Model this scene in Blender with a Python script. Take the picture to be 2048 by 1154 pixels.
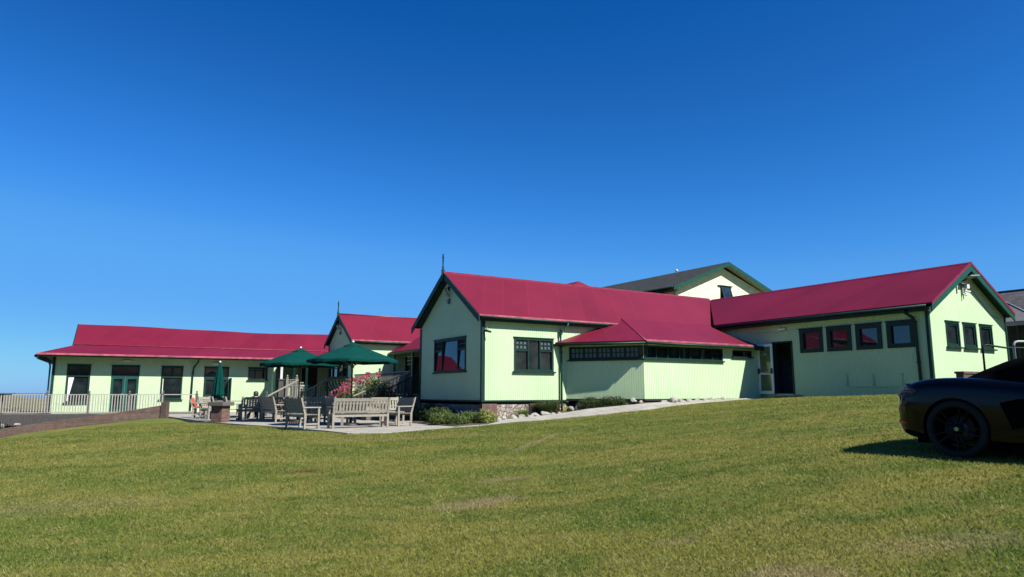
import bpy, bmesh, math, random
import numpy as np
from mathutils import Vector, Matrix
R = math.radians
random.seed(7)
rng = np.random.default_rng(11)
for o in list(bpy.data.objects):
    bpy.data.objects.remove(o)
S = bpy.context.scene
COL = S.collection
EYE = 1.6
# ------------------------------------------------------------------ camera
cam = bpy.data.cameras.new('camera')
cam.sensor_fit = 'HORIZONTAL'
cam.sensor_width = 36.0
cam.lens = 1390.0 / 2048 * 36
cam.clip_start = 0.05
cam.clip_end = 60000
co = bpy.data.objects.new('camera', cam)
co.location = (0, 0, EYE)
co.rotation_euler = (R(90 + 8.55), 0, 0)
COL.objects.link(co)
S.camera = co
# ------------------------------------------------------------------ light
SUN_AZ, SUN_EL = 127.0, 46.5        # azimuth clockwise from +Y (view direction)
w = bpy.data.worlds.new('World')
S.world = w
w.use_nodes = True
nt = w.node_tree
bg = nt.nodes['Background']
sky = nt.nodes.new('ShaderNodeTexSky')
sky.sky_type = 'NISHITA'
sky.sun_disc = False
sky.sun_elevation = R(SUN_EL)
sky.sun_rotation = R(SUN_AZ)
sky.altitude = 0
sky.air_density = 1.0
sky.dust_density = 0.25
sky.ozone_density = 3.0
EXPO = 1.15
K = 0.1245                     # display level at which the sky is shaped
SKYK = K / 2 ** EXPO           # background strength (0.056)
mulv = nt.nodes.new('ShaderNodeVectorMath'); mulv.operation = 'SCALE'; mulv.inputs['Scale'].default_value = K
nt.links.new(sky.outputs[0], mulv.inputs[0])
crv = nt.nodes.new('ShaderNodeRGBCurve')      # clear dry sea air: deeper blue overall, less yellow at the horizon
for ch, pts in enumerate((((0, 0), (.10, .002), (.117, .0045), (.15, .0145), (.172, .020), (.269, .062), (.307, .085), (.545, .13), (1, .27)),
                          ((0, 0), (.12, .05), (.204, .098), (.255, .135), (.293, .171), (.439, .305), (.50, .355), (.80, .435), (1, .56)),
                          ((0, 0), (.25, .23), (.38, .39), (.467, .51), (.51, .58), (.679, .82), (.74, .86), (.90, .90), (1, .92)))):
    c = crv.mapping.curves[ch]
    while len(c.points) < len(pts): c.points.new(.5, .5)
    for i, p in enumerate(pts): c.points[i].location = p
crv.mapping.update()
nt.links.new(mulv.outputs[0], crv.inputs['Color'])
div = nt.nodes.new('ShaderNodeVectorMath'); div.operation = 'SCALE'; div.inputs['Scale'].default_value = 1 / K
nt.links.new(crv.outputs[0], div.inputs[0])
nt.links.new(div.outputs[0], bg.inputs['Color'])
bg.inputs['Strength'].default_value = SKYK
sun = bpy.data.lights.new('sun', 'SUN')
sun.energy = 4.8
sun.angle = R(0.53)
sun.color = (1.0, 0.955, 0.88)
so = bpy.data.objects.new('sun', sun)
sd = Vector((math.cos(R(SUN_EL)) * math.sin(R(SUN_AZ)), math.cos(R(SUN_EL)) * math.cos(R(SUN_AZ)), math.sin(R(SUN_EL))))
so.rotation_euler = sd.to_track_quat('Z', 'Y').to_euler()
so.location = (20, -10, 40)
COL.objects.link(so)
S.view_settings.view_transform = 'Standard'
S.view_settings.look = 'None'
S.view_settings.exposure = EXPO
S.view_settings.gamma = 1
S.cycles.max_bounces = 6
S.cycles.use_denoising = True

# ------------------------------------------------------------------ frames
class Frame:
    """local (u, v, z) axes of a building or a piece of furniture"""
    def __init__(s, x, y, az):          # az: compass angle of +u, clockwise from +Y
        a = R(az)
        s.x, s.y, s.rz = x, y, R(90 - az)
        s.U = (math.sin(a), math.cos(a)); s.V = (-math.cos(a), math.sin(a))
    def __call__(s, u, v, z):
        return Vector((s.x + u * s.U[0] + v * s.V[0], s.y + u * s.U[1] + v * s.V[1], z))
    def loc(s, x, y):
        dx, dy = x - s.x, y - s.y
        return dx * s.U[0] + dy * s.U[1], dx * s.V[0] + dy * s.V[1]
M = Frame(-1.0403, 24.3, 57.9)       # clubhouse: u along the near wing, v along the spine
L = Frame(-23.9676, 36.5, 61.4)      # far left wing
ID = Frame(0, 0, 90)

# ------------------------------------------------------------------ mesh builder
class MB:
    def __init__(s, fr=ID): s.v = []; s.f = []; s.fr = fr; s.sm = []
    def add(s, pts, faces, smooth=False):
        n = len(s.v)
        s.v += [s.fr(*p) for p in pts]
        s.f += [tuple(i + n for i in f) for f in faces]
        s.sm += [smooth] * len(faces)
        return s
    def hexa(s, p):                     # 8 points: bottom 4 ccw, top 4
        return s.add(p, [(3, 2, 1, 0), (4, 5, 6, 7), (0, 1, 5, 4), (1, 2, 6, 5), (2, 3, 7, 6), (3, 0, 4, 7)])
    def box(s, x0, x1, y0, y1, z0, z1):
        x0, x1 = sorted((x0, x1)); y0, y1 = sorted((y0, y1)); z0, z1 = sorted((z0, z1))
        return s.hexa([(x0, y0, z0), (x1, y0, z0), (x1, y1, z0), (x0, y1, z0), (x0, y0, z1), (x1, y0, z1), (x1, y1, z1), (x0, y1, z1)])
    def quad(s, *p): return s.add(p, [tuple(range(len(p)))])
    def slab(s, poly, d):               # polygon extruded by vector d (both ends closed)
        n = len(poly)
        q = [tuple(a + b for a, b in zip(p, d)) for p in poly]
        return s.add(list(poly) + q, [tuple(range(n)), tuple(range(2 * n - 1, n - 1, -1))] + [(i, i + n, (i + 1) % n + n, (i + 1) % n) for i in range(n)])
    def bar(s, a, b, wd, ht=None, up=(0, 0, 1)):
        ht = ht or wd
        a, b = Vector(a), Vector(b)
        d = (b - a).normalized(); up = Vector(up)
        if abs(d.dot(up)) > .98: up = Vector((1, 0, 0))
        r = d.cross(up).normalized() * wd / 2; t = r.cross(d).normalized() * ht / 2
        p = [a - r - t, a + r - t, a + r + t, a - r + t, b - r - t, b + r - t, b + r + t, b - r + t]
        return s.add([tuple(q) for q in p], [(3, 2, 1, 0), (4, 5, 6, 7), (0, 1, 5, 4), (1, 2, 6, 5), (2, 3, 7, 6), (3, 0, 4, 7)])
    def tube(s, pts, r, n=8):
        pts = [Vector(p) for p in pts]
        rs = r if isinstance(r, (list, tuple)) else [r] * len(pts)
        V_, F_ = [], []
        for i, p in enumerate(pts):
            d = (pts[min(i + 1, len(pts) - 1)] - pts[max(i - 1, 0)]).normalized()
            a = d.cross(Vector((0, 0, 1)))
            if a.length < .05: a = d.cross(Vector((1, 0, 0)))
            a.normalize(); b = d.cross(a)
            for k in range(n):
                t = 2 * math.pi * k / n
                V_.append(tuple(p + a * math.cos(t) * rs[i] + b * math.sin(t) * rs[i]))
        for i in range(len(pts) - 1):
            for k in range(n):
                F_.append((i * n + k, i * n + (k + 1) % n, (i + 1) * n + (k + 1) % n, (i + 1) * n + k))
        F_ += [tuple(range(n - 1, -1, -1)), tuple((len(pts) - 1) * n + k for k in range(n))]
        return s.add(V_, F_, True)
    def lathe(s, c, prof, n=16, axis='z'):   # prof: (radius, height)
        V_, F_ = [], []
        for r, h in prof:
            for k in range(n):
                t = 2 * math.pi * k / n
                a, b = r * math.cos(t), r * math.sin(t)
                if axis == 'z': V_.append((c[0] + a, c[1] + b, c[2] + h))
                elif axis == 'y': V_.append((c[0] + a, c[1] + h, c[2] + b))
                else: V_.append((c[0] + h, c[1] + a, c[2] + b))
        for i in range(len(prof) - 1):
            for k in range(n):
                F_.append((i * n + k, i * n + (k + 1) % n, (i + 1) * n + (k + 1) % n, (i + 1) * n + k))
        return s.add(V_, F_, True)
    def ball(s, c, r, n=10):
        m = n // 2
        return s.lathe(c, [(max(r * math.sin(math.pi * i / m), 1e-4), -r * math.cos(math.pi * i / m)) for i in range(m + 1)], n)
    def build(s, name, mat, parent=None, bevel=0, recalc=True):
        root = parent
        while root is not None and root.parent is not None: root = root.parent
        inv = root.matrix_world.inverted() if root else Matrix()
        me = bpy.data.meshes.new(name)
        me.from_pydata([inv @ Vector(p) for p in s.v], [], s.f)
        me.polygons.foreach_set('use_smooth', s.sm)
        if recalc:
            bm = bmesh.new(); bm.from_mesh(me)
            bmesh.ops.recalc_face_normals(bm, faces=bm.faces)
            bm.to_mesh(me); bm.free()
        if mat: me.materials.append(mat)
        o = bpy.data.objects.new(name, me)
        COL.objects.link(o)
        if parent: o.parent = parent
        if bevel:
            b = o.modifiers.new('bevel', 'BEVEL'); b.width = bevel; b.segments = 2; b.limit_method = 'ANGLE'
        return o

def tag(o, label=None, cat=None, group=None, kind=None):
    if label: o['label'] = label
    if cat: o['category'] = cat
    if group: o['group'] = group
    if kind: o['kind'] = kind
    return o
def thing(name, label, cat, loc=(0, 0, 0), rz=0, group=None):
    o = bpy.data.objects.new(name, None)
    o.empty_display_size = .2
    COL.objects.link(o)
    o.location = loc; o.rotation_euler = (0, 0, rz)
    o.matrix_world = Matrix.Translation(Vector(loc)) @ Matrix.Rotation(rz, 4, 'Z')
    return tag(o, label, cat, group)
def dup(root, loc, rz, label=None, group=None, scale=1):
    r = root.copy(); COL.objects.link(r); r.location = loc; r.rotation_euler = (0, 0, rz); r.scale = (scale,) * 3
    if label: r['label'] = label
    if group: r['group'] = group
    for ch in [c for c in bpy.data.objects if c.parent == root]:
        c = ch.copy(); COL.objects.link(c); c.parent = r
        for g in [k for k in bpy.data.objects if k.parent == ch]:
            d = g.copy(); COL.objects.link(d); d.parent = c
    return r

# ------------------------------------------------------------------ materials
class NT:
    def __init__(s, name):
        s.m = bpy.data.materials.new(name); s.m.use_nodes = True
        s.t = s.m.node_tree; s.b = s.t.nodes['Principled BSDF']
    def n(s, ty, **k):
        x = s.t.nodes.new('ShaderNode' + ty)
        for a, b in k.items():
            if a.startswith('i_'):
                key = a[2:]; key = int(key) if key.isdigit() else key.replace('_', ' ')
                x.inputs[key].default_value = b
            else: setattr(x, a, b)
        return x
    def l(s, a, b): s.t.links.new(a, b)
    def math(s, op, a, b=None, c=None):
        x = s.n('Math', operation=op)
        for i, v in enumerate((a, b, c)):
            if v is None: continue
            if isinstance(v, (int, float)): x.inputs[i].default_value = v
            else: s.l(v, x.inputs[i])
        return x.outputs[0]
    def noise(s, vec, scale, detail=3, rough=.55, dist=0):
        x = s.n('TexNoise'); x.inputs['Scale'].default_value = scale; x.inputs['Detail'].default_value = detail
        x.inputs['Roughness'].default_value = rough; x.inputs['Distortion'].default_value = dist
        if vec is not None: s.l(vec, x.inputs['Vector'])
        return x.outputs['Fac']
    def ramp(s, f, a, b, lo=0., hi=1.):
        x = s.n('MapRange'); x.inputs['From Min'].default_value = a; x.inputs['From Max'].default_value = b
        x.inputs['To Min'].default_value = lo; x.inputs['To Max'].default_value = hi
        s.l(f, x.inputs['Value']); return x.outputs[0]
    def mix(s, f, a, b, mode='MIX'):
        x = s.n('Mix', data_type='RGBA', blend_type=mode)
        for i, v in ((0, f), (6, a), (7, b)):
            if isinstance(v, (int, float)): x.inputs[i].default_value = v
            elif isinstance(v, tuple): x.inputs[i].default_value = v + (1,) if len(v) == 3 else v
            else: s.l(v, x.inputs[i])
        return x.outputs[2]
    def bump(s, h, d, strength=1):
        x = s.n('Bump'); x.inputs['Distance'].default_value = d; x.inputs['Strength'].default_value = strength
        s.l(h, x.inputs['Height']); s.l(x.outputs[0], s.b.inputs['Normal'])
    def base(s, c, rough=.6, metal=0, spec=None):
        if isinstance(c, tuple): s.b.inputs['Base Color'].default_value = c + (1,)
        else: s.l(c, s.b.inputs['Base Color'])
        s.b.inputs['Roughness'].default_value = rough; s.b.inputs['Metallic'].default_value = metal
        if spec is not None: s.b.inputs['Specular IOR Level'].default_value = spec
        return s.m
    def oc(s): return s.n('TexCoord').outputs['Object']
    def sep(s, v):
        x = s.n('SeparateXYZ'); s.l(v, x.inputs[0]); return x.outputs

def plain(name, c, rough=.55, var=.12, scale=6, metal=0, spec=None, bump=0.0015):
    q = NT(name); v = q.oc(); f = q.noise(v, scale, 4)
    lo = tuple(x * (1 - var) for x in c); hi = tuple(min(x * (1 + var), 1) for x in c)
    q.base(q.mix(q.ramp(f, .3, .7), lo, hi), rough, metal, spec)
    if bump: q.bump(q.noise(v, scale * 12, 3), bump, .6)
    return q.m

def m_boards(name, c, pitch=.085):
    q = NT(name); v = q.oc(); x, y, z = q.sep(v)
    k = q.math('SUBTRACT', x, y)
    bid = q.math('FLOOR', q.math('DIVIDE', k, pitch * 7))
    wn = q.n('TexWhiteNoise', noise_dimensions='1D'); q.l(bid, wn.inputs['W'])
    big = q.noise(v, .7, 4); fine = q.noise(v, 11, 4)
    c1 = q.mix(q.ramp(big, .3, .7), tuple(a * .93 for a in c), tuple(min(a * 1.04, 1) for a in c))
    c1 = q.mix(q.math('MULTIPLY', wn.outputs[0], .10), c1, tuple(a * .8 for a in c))
    st = q.n('Mapping'); st.inputs['Scale'].default_value = (9, 9, .5); q.l(v, st.inputs[0])
    c1 = q.mix(q.ramp(q.noise(st.outputs[0], 2.5, 5), .5, .8, 0, .13), c1, tuple(a * .7 for a in c))
    c1 = q.mix(q.ramp(q.math('MULTIPLY', fine, big), .33, .5, 0, .16), c1, (.25, .25, .17))
    low = q.math('MULTIPLY', q.ramp(z, 1.45, .75, 0, 1), q.ramp(q.noise(v, 6, 5), .35, .7))
    c1 = q.mix(q.math('MULTIPLY', low, .25), c1, (.22, .20, .13))
    q.base(c1, .55, 0, .3); q.bump(fine, .002, .5)
    return q.m

def m_roof(name, c, axis=0, pitch=.15, sheet=.92):
    q = NT(name); v = q.oc(); s = q.sep(v); k = s[axis]
    sh = q.math('DIVIDE', q.math('ADD', k, q.math('MULTIPLY', q.math('SINE', q.math('MULTIPLY', k, 1.37)), .22)), sheet)
    lap = q.ramp(q.math('PINGPONG', sh, .5), 0, .018)
    wn = q.n('TexWhiteNoise', noise_dimensions='1D'); q.l(q.math('FLOOR', sh), wn.inputs['W'])
    big = q.noise(v, .45, 5); fine = q.noise(v, 14, 5)
    c1 = q.mix(q.ramp(big, .3, .7), tuple(a * .84 for a in c), tuple(a * 1.12 for a in c))
    c1 = q.mix(q.math('MULTIPLY', wn.outputs[0], .22), c1, tuple(a * 1.3 + .004 for a in c))
    c1 = q.mix(q.ramp(fine, .6, .8, 0, .2), c1, tuple(a * .6 for a in c))
    scr = q.ramp(q.noise(v, 3.1, 6, .7, 1.2), .70, .76, 0, .3)
    c1 = q.mix(scr, c1, tuple(a * 1.8 + .05 for a in c))
    c1 = q.mix(q.ramp(lap, 0, 1, .38, 0), c1, tuple(a * 1.5 + .01 for a in c))
    q.base(c1, .5, 0, .22)
    q.bump(q.math('ADD', q.math('MULTIPLY', big, 3.0), q.math('MULTIPLY', fine, .12)), .006, .8)
    return q.m

def m_wood(name, c, grain=1.0):
    q = NT(name); v = q.oc()
    st = q.n('Mapping'); st.inputs['Scale'].default_value = (7, 7, 7); q.l(v, st.inputs[0])
    f = q.noise(st.outputs[0], 1.3, 6, .7, 1.5); f2 = q.noise(v, 60, 3)
    c1 = q.mix(q.ramp(f, .3, .7), tuple(a * .55 for a in c), tuple(min(1, a * 1.2) for a in c))
    c1 = q.mix(q.ramp(f2, .45, .8, 0, .3), c1, tuple(a * .55 for a in c))
    oi = q.n('ObjectInfo'); c1 = q.mix(q.math('MULTIPLY', oi.outputs['Random'], .45), c1, tuple(a * .55 for a in c))
    c1 = q.mix(q.ramp(q.noise(v, 2.5, 5, .7), .5, .75, 0, .5), c1, (c[0] * .62, c[1] * .66, c[2] * .60))
    q.base(c1, .8); q.bump(f2, .002 * grain)
    return q.m

def m_brick(name, c1, c2, mortar, bw=.225, bh=.075, moss=0.):
    q = NT(name); v = q.oc(); x, y, z = q.sep(v)
    cb = q.n('CombineXYZ'); q.l(q.math('SUBTRACT', x, y), cb.inputs[0]); q.l(z, cb.inputs[1])
    b = q.n('TexBrick'); q.l(cb.outputs[0], b.inputs[0])
    b.inputs['Scale'].default_value = 1; b.inputs['Brick Width'].default_value = bw; b.inputs['Row Height'].default_value = bh
    b.inputs['Mortar Size'].default_value = .009; b.inputs['Mortar Smooth'].default_value = .2
    b.inputs['Color1'].default_value = c1 + (1,); b.inputs['Color2'].default_value = c2 + (1,); b.inputs['Mortar'].default_value = mortar + (1,)
    f = q.noise(v, 5, 5)
    c = q.mix(q.ramp(f, .35, .75, 0, .55), b.outputs[0], tuple(a * .5 for a in c1))
    c = q.mix(q.ramp(q.noise(v, 22, 3), .62, .8, 0, .5), c, (.33, .31, .28))
    q.base(c, .9)
    q.bump(q.math('ADD', q.math('MULTIPLY', b.outputs['Fac'], -1), q.math('MULTIPLY', q.noise(v, 40, 3), .5)), .008)
    return q.m

def m_stone(name):
    q = NT(name); v = q.oc(); nn = q.n('TexNoise'); nn.inputs['Scale'].default_value = 5; q.l(v, nn.inputs['Vector']); v2 = q.n('VectorMath', operation='MULTIPLY_ADD'); q.l(nn.outputs['Color'], v2.inputs[0]); v2.inputs[1].default_value = (.22,) * 3; q.l(v, v2.inputs[2]); v2 = v2.outputs[0]
    d = q.n('TexVoronoi', feature='DISTANCE_TO_EDGE'); d.inputs['Scale'].default_value = 7.5; q.l(v2, d.inputs['Vector'])
    vo = q.n('TexVoronoi'); vo.inputs['Scale'].default_value = 7.5; q.l(v2, vo.inputs['Vector'])
    hsv = q.n('SeparateColor'); q.l(vo.outputs['Color'], hsv.inputs[0])
    c = q.mix(hsv.outputs[0], (.17, .155, .14), (.42, .39, .34))
    c = q.mix(q.math('MULTIPLY', hsv.outputs[1], .35), c, (.38, .2, .14))
    c = q.mix(q.ramp(q.noise(v, 24, 4), .4, .7, 0, .5), c, (.10, .095, .085))
    e = q.ramp(d.outputs['Distance'], 0.01, .09)
    c = q.mix(e, (.12, .11, .095), c)
    q.base(c, .9); q.bump(q.math('ADD', e, q.math('MULTIPLY', q.noise(v, 30, 3), .35)), .035)
    return q.m

def m_leaf(name, a, b, c=None, transl=.25, rough=.55):
    q = NT(name); g = q.n('NewGeometry'); o = q.n('ObjectInfo')
    f = q.noise(g.outputs['Position'], 9, 3)
    wn = q.n('TexWhiteNoise', noise_dimensions='3D'); q.l(q.n('VectorMath', operation='SNAP').outputs[0], wn.inputs[0])
    sn = [x for x in q.t.nodes if x.type == 'VECT_MATH'][0]; q.l(g.outputs['Position'], sn.inputs[0]); sn.inputs[1].default_value = (.045,) * 3
    m = q.mix(wn.outputs[0], a, b)
    if c: m = q.mix(q.ramp(f, .5, .66), m, c)
    q.base(m, rough, 0, .3)
    q.b.inputs['Transmission Weight'].default_value = 0
    tr = q.n('BsdfTranslucent'); q.l(m, tr.inputs['Color'])
    mx = q.n('MixShader'); mx.inputs[0].default_value = transl
    out = [x for x in q.t.nodes if x.type == 'OUTPUT_MATERIAL'][0]
    q.l(q.b.outputs[0], mx.inputs[1]); q.l(tr.outputs[0], mx.inputs[2]); q.l(mx.outputs[0], out.inputs[0])
    return q.m

GREEN_BODY = (.412, .545, .335)
MT = {}
MT['wall'] = m_boards('pale_green_boards', GREEN_BODY)
MT['render'] = plain('pale_render', (.56, .58, .39), .85, .08, 2.2, bump=.02)
MT['trim'] = plain('dark_green_paint', (.0035, .024, .019), .5, .25, 3, spec=.25)
MT['trim_l'] = plain('green_paint', (.004, .050, .034), .45, .2, 3, spec=.3)
MT['shadegreen'] = plain('near_black_shade_green', (.0035, .009, .009), .6, .25, 3, spec=.2)  # near-black green with the porch shade put into the colour
MT['eavetrim'] = plain('pink_highlight_flashing', (.22, .055, .068), .5, .45, 3)  # highlight along the roof edges, put into the colour as pale pink
MT['roof_u'] = m_roof('red_roof_sheets', (.112, .0062, .020), 0)
MT['roof_v'] = m_roof('red_roof_sheets_side', (.112, .0062, .020), 1)
MT['redtrim'] = plain('red_flashing', (.13, .009, .022), .42, .25, 5)
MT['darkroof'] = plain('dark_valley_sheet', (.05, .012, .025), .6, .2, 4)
MT['slate'] = m_brick('slate', (.030, .030, .035), (.062, .060, .066), (.014, .014, .016), .28, .16)
MT['slatelight'] = plain('lighter_grey_slate', (.085, .085, .09), .8, .2, 9)
MT['greyroof'] = plain('dark_grey_felt_roof', (.030, .034, .034), .9, .25, 3, spec=.08)
MT['white'] = plain('white_plastic', (.62, .62, .61), .35, .05, 4)
MT['black'] = plain('black_rubber', (.012, .012, .013), .6, .2, 9)
MT['grey'] = plain('grey_metal', (.22, .23, .24), .45, .15, 8)
MT['galv'] = plain('galvanised_steel', (.42, .44, .45), .4, .15, 10, metal=.6)
MT['teak'] = m_wood('weathered_teak', (.265, .245, .20))
MT['deckwood'] = m_wood('grey_deck_timber', (.105, .098, .09))
MT['stone'] = m_stone('rubble_stone')
MT['brick'] = m_brick('red_brown_brick', (.095, .040, .030), (.15, .075, .055), (.13, .115, .10))
MT['palewood'] = m_wood('silvered_balusters', (.36, .345, .315))
MT['skirt'] = m_wood('stained_skirt_boards', (.070, .064, .066))
MT['brickdark'] = m_brick('dark_brown_brick', (.060, .034, .026), (.10, .058, .045), (.075, .064, .054))
MT['soil'] = plain('bare_garden_soil', (.060, .045, .032), .95, .4, 6, bump=.02)
MT['lobby'] = plain('dim_lobby_walls', (.10, .12, .14), .8, .3, 2)
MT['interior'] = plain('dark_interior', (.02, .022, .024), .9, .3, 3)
MT['canvas'] = plain('green_canvas', (.0006, .034, .029), .9, .12, 5, bump=.002, spec=.08)
MT['rock'] = plain('pale_rock', (.25, .235, .205), .9, .35, 7, bump=.02)
MT['cushion'] = plain('coral_cushion', (.42, .06, .045), .85, .12, 9)

def m_glass(name, c=(.006, .009, .010), rough=.02, spec=.5):
    q = NT(name); v = q.oc(); q.base(q.mix(q.ramp(q.noise(v, 1.6, 3), .4, .65), c, tuple(a * 2.6 for a in c)), rough, 0, spec)
    q.bump(q.noise(v, 1.3, 2), .004, .35)
    q.b.inputs['IOR'].default_value = 1.8
    return q.m
MT['glass'] = m_glass('window_glass')
MT['frost'] = plain('frosted_glass', (.075, .088, .092), .3, .35, 14, spec=.6)
MT['doorpanel'] = plain('tinted_door_panel', (.10, .13, .055), .12, .2, 3, spec=.7)

# concrete paving
q = NT('concrete_paving'); g = q.n('NewGeometry'); v = g.outputs['Position']
mp = q.n('Mapping'); mp.inputs['Rotation'].default_value = (0, 0, R(-32.1)); q.l(v, mp.inputs[0])
b = q.n('TexBrick'); q.l(mp.outputs[0], b.inputs[0]); b.inputs['Scale'].default_value = 1
b.inputs['Brick Width'].default_value = .9; b.inputs['Row Height'].default_value = .6; b.inputs['Mortar Size'].default_value = .012
b.inputs['Color1'].default_value = (.235, .222, .196, 1); b.inputs['Color2'].default_value = (.285, .268, .238, 1); b.inputs['Mortar'].default_value = (.08, .078, .06, 1)
c = q.mix(q.ramp(q.noise(v, 1.7, 6, .65), .4, .72, 0, .55), b.outputs[0], (.17, .16, .135))
c = q.mix(q.ramp(q.noise(v, 35, 3), .5, .8, 0, .4), c, (.13, .125, .105))
MT['paving'] = q.base(c, .85); q.bump(q.math('ADD', q.math('MULTIPLY', b.outputs['Fac'], -1), q.noise(v, 50, 3)), .006)

def grass_colour(q, soil=False):
    g = q.n('NewGeometry'); v = g.outputs['Position']
    st = q.n('Mapping'); st.inputs['Rotation'].default_value = (0, 0, R(24)); st.inputs['Scale'].default_value = (.55, 1.3, .3); q.l(v, st.inputs[0])
    n1 = q.noise(st.outputs[0], .42, 6, .62, .9); n2 = q.noise(v, 2.4, 5, .68, .3); n3 = q.noise(v, 17, 3)
    a = q.mix(q.ramp(n1, .43, .55), (.108, .164, .022), (.224, .224, .046))
    a = q.mix(q.ramp(n2, .46, .68, 0, .85), a, (.265, .24, .068))
    a = q.mix(q.ramp(q.noise(st.outputs[0], 1.35, 5, .7, .8), .50, .66, 0, .8), a, (.066, .122, .016))
    a = q.mix(q.ramp(n3, .45, .75, 0, .35), a, (.25, .24, .055))
    # a few worn straw-coloured scuffs where the turf is thin
    for (px, py, rx, ry, rot, s) in ((-.45, 8.8, .55, .30, .2, .9), (-.15, 10.5, .42, .16, .35, .8), (.55, 15.3, 1.9, .10, 1.25, .75), (-3.45, 11.9, .34, .12, .15, 1.0), (2.0, 5.2, .40, .26, .1, .8), (1.45, 6.35, .22, .10, .1, .5), (3.3, 5.6, .7, .25, 0, .45), (6.2, 12.6, .9, .12, .05, .5), (4.6, 12.4, .5, .10, .0, .45), (-8.5, 17.5, 1.4, .2, .2, .35), (-2.6, 17.2, 2.4, .5, .3, .3), (-6.0, 9.5, 1.6, .5, .1, .3)):
        mp = q.n('Mapping', vector_type='TEXTURE'); mp.inputs['Location'].default_value = (px, py, 0); mp.inputs['Rotation'].default_value = (0, 0, rot)
        mp.inputs['Scale'].default_value = (rx, ry, 1e4); q.l(v, mp.inputs[0])
        ln = q.n('VectorMath', operation='LENGTH'); q.l(mp.outputs[0], ln.inputs[0])
        d = q.math('ADD', ln.outputs['Value'], q.math('MULTIPLY', q.math('SUBTRACT', n2, .5), 1.6))
        dd = q.math('ADD', d, q.math('MULTIPLY', q.math('SUBTRACT', n3, .5), 1.4))
        a = q.mix(q.ramp(dd, .55, 1.25, s, 0), a, (.15, .055, .030) if px == -3.45 else (.31, .25, .13))
    sp = q.sep(v); far = q.ramp(sp[1], 42, 60, 0, 1)
    a = q.mix(far, a, q.mix(q.ramp(q.noise(v, .045, 6, .75), .42, .6), (.030, .040, .014), (.13, .105, .055)))
    return a, v, n3
q = NT('lawn_turf'); a, v, n3 = grass_colour(q)
a = q.mix(.25, a, (.04, .042, .010)); fine = q.noise(v, 90, 3)
q.base(q.mix(q.ramp(fine, .35, .7, .0, .5), a, (.030, .040, .007)), .9, 0, .15)
q.bump(q.math('ADD', q.noise(v, 28, 4, .7), fine), .03, .9)
MT['lawn'] = q.m
q = NT('grass_blades'); a, v, n3 = grass_colour(q)
wn = q.n('TexWhiteNoise', noise_dimensions='3D'); sn = q.n('VectorMath', operation='SNAP'); sn.inputs[1].default_value = (.03,) * 3
q.l(v, sn.inputs[0]); q.l(sn.outputs[0], wn.inputs[0])
a = q.mix(q.math('MULTIPLY', q.math('POWER', wn.outputs[0], 3.5), .7), a, (.36, .35, .16))
q.base(a, .6, 0, .04)
tr = q.n('BsdfTranslucent'); q.l(a, tr.inputs[0]); mx = q.n('MixShader'); mx.inputs[0].default_value = .5
q.l(q.b.outputs[0], mx.inputs[1]); q.l(tr.outputs[0], mx.inputs[2]); q.l(mx.outputs[0], q.t.nodes['Material Output'].inputs[0])
MT['blades'] = q.m
q = NT('dune_grassland'); g = q.n('NewGeometry'); v = g.outputs['Position']
q.base(q.mix(q.ramp(q.noise(v, .05, 6, .7), .4, .6), (.035, .045, .015), (.10, .085, .04)), .95)
MT['land'] = q.m
q = NT('sea_water'); q.base((.02, .07, .12), .25); q.bump(q.noise(q.n('NewGeometry').outputs['Position'], .3, 4), .3)
MT['sea'] = q.m

# where the lawn stops: foot of the brick wall, patio edge, path edge, spine wall
PATIO_EDGE = [(-15.47, 32.03), (-11.06, 26.1), (-7.76, 23.02), (-5.41, 20.43), (-4.45, 19.2), (-3.5, 19.3), (-2.4, 20.9)]
PATH_OUT = [(-2.4, 20.9), (-.83, 22.5), (.87, 23), (2.62, 23.3), (4.58, 23.75), (6.84, 25.2), (9.35, 27.2), (10.3, 28.3)]
LAWN_EDGE = [(-30, 20), (-22.5, 24.4), (-20.1, 26.8), (-19.9, 27.8), (-17.1, 29.8)] + PATIO_EDGE + PATH_OUT[1:] + [(10.6, 28.0), (13.65, 22.75), (14, 23.0), (19, 26), (40, 30)]
PZ = .53
PATIO_POLY = PATIO_EDGE + [(-1.1, 24.2), tuple(M(0, 5.2, 0)[:2]), tuple(M(5, 5.2, 0)[:2]), tuple(M(5, 22.5, 0)[:2]), (-14.5, 42.5), (-23.9, 37.2), (-16.7, 33.6)]
PATH_IN = [(-1.6, 22.5), (-.35, 23.40), (-.2, 23.62), (1.5, 24.2), (2.6, 24.35), (4.85, 24.75), (7.4, 26.4), (9.9, 27.9)]
BED_U = [-1.5, 0, .9, 2.4, 3.6, 5.3, 8.2, 11.6]; BED_Z = [.55, .63, .71, .82, .97, 1.13, 1.26, 1.35]
PATH_Z = [.548, .60, .72, .88, 1.05, 1.25, 1.36, 1.40]
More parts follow.
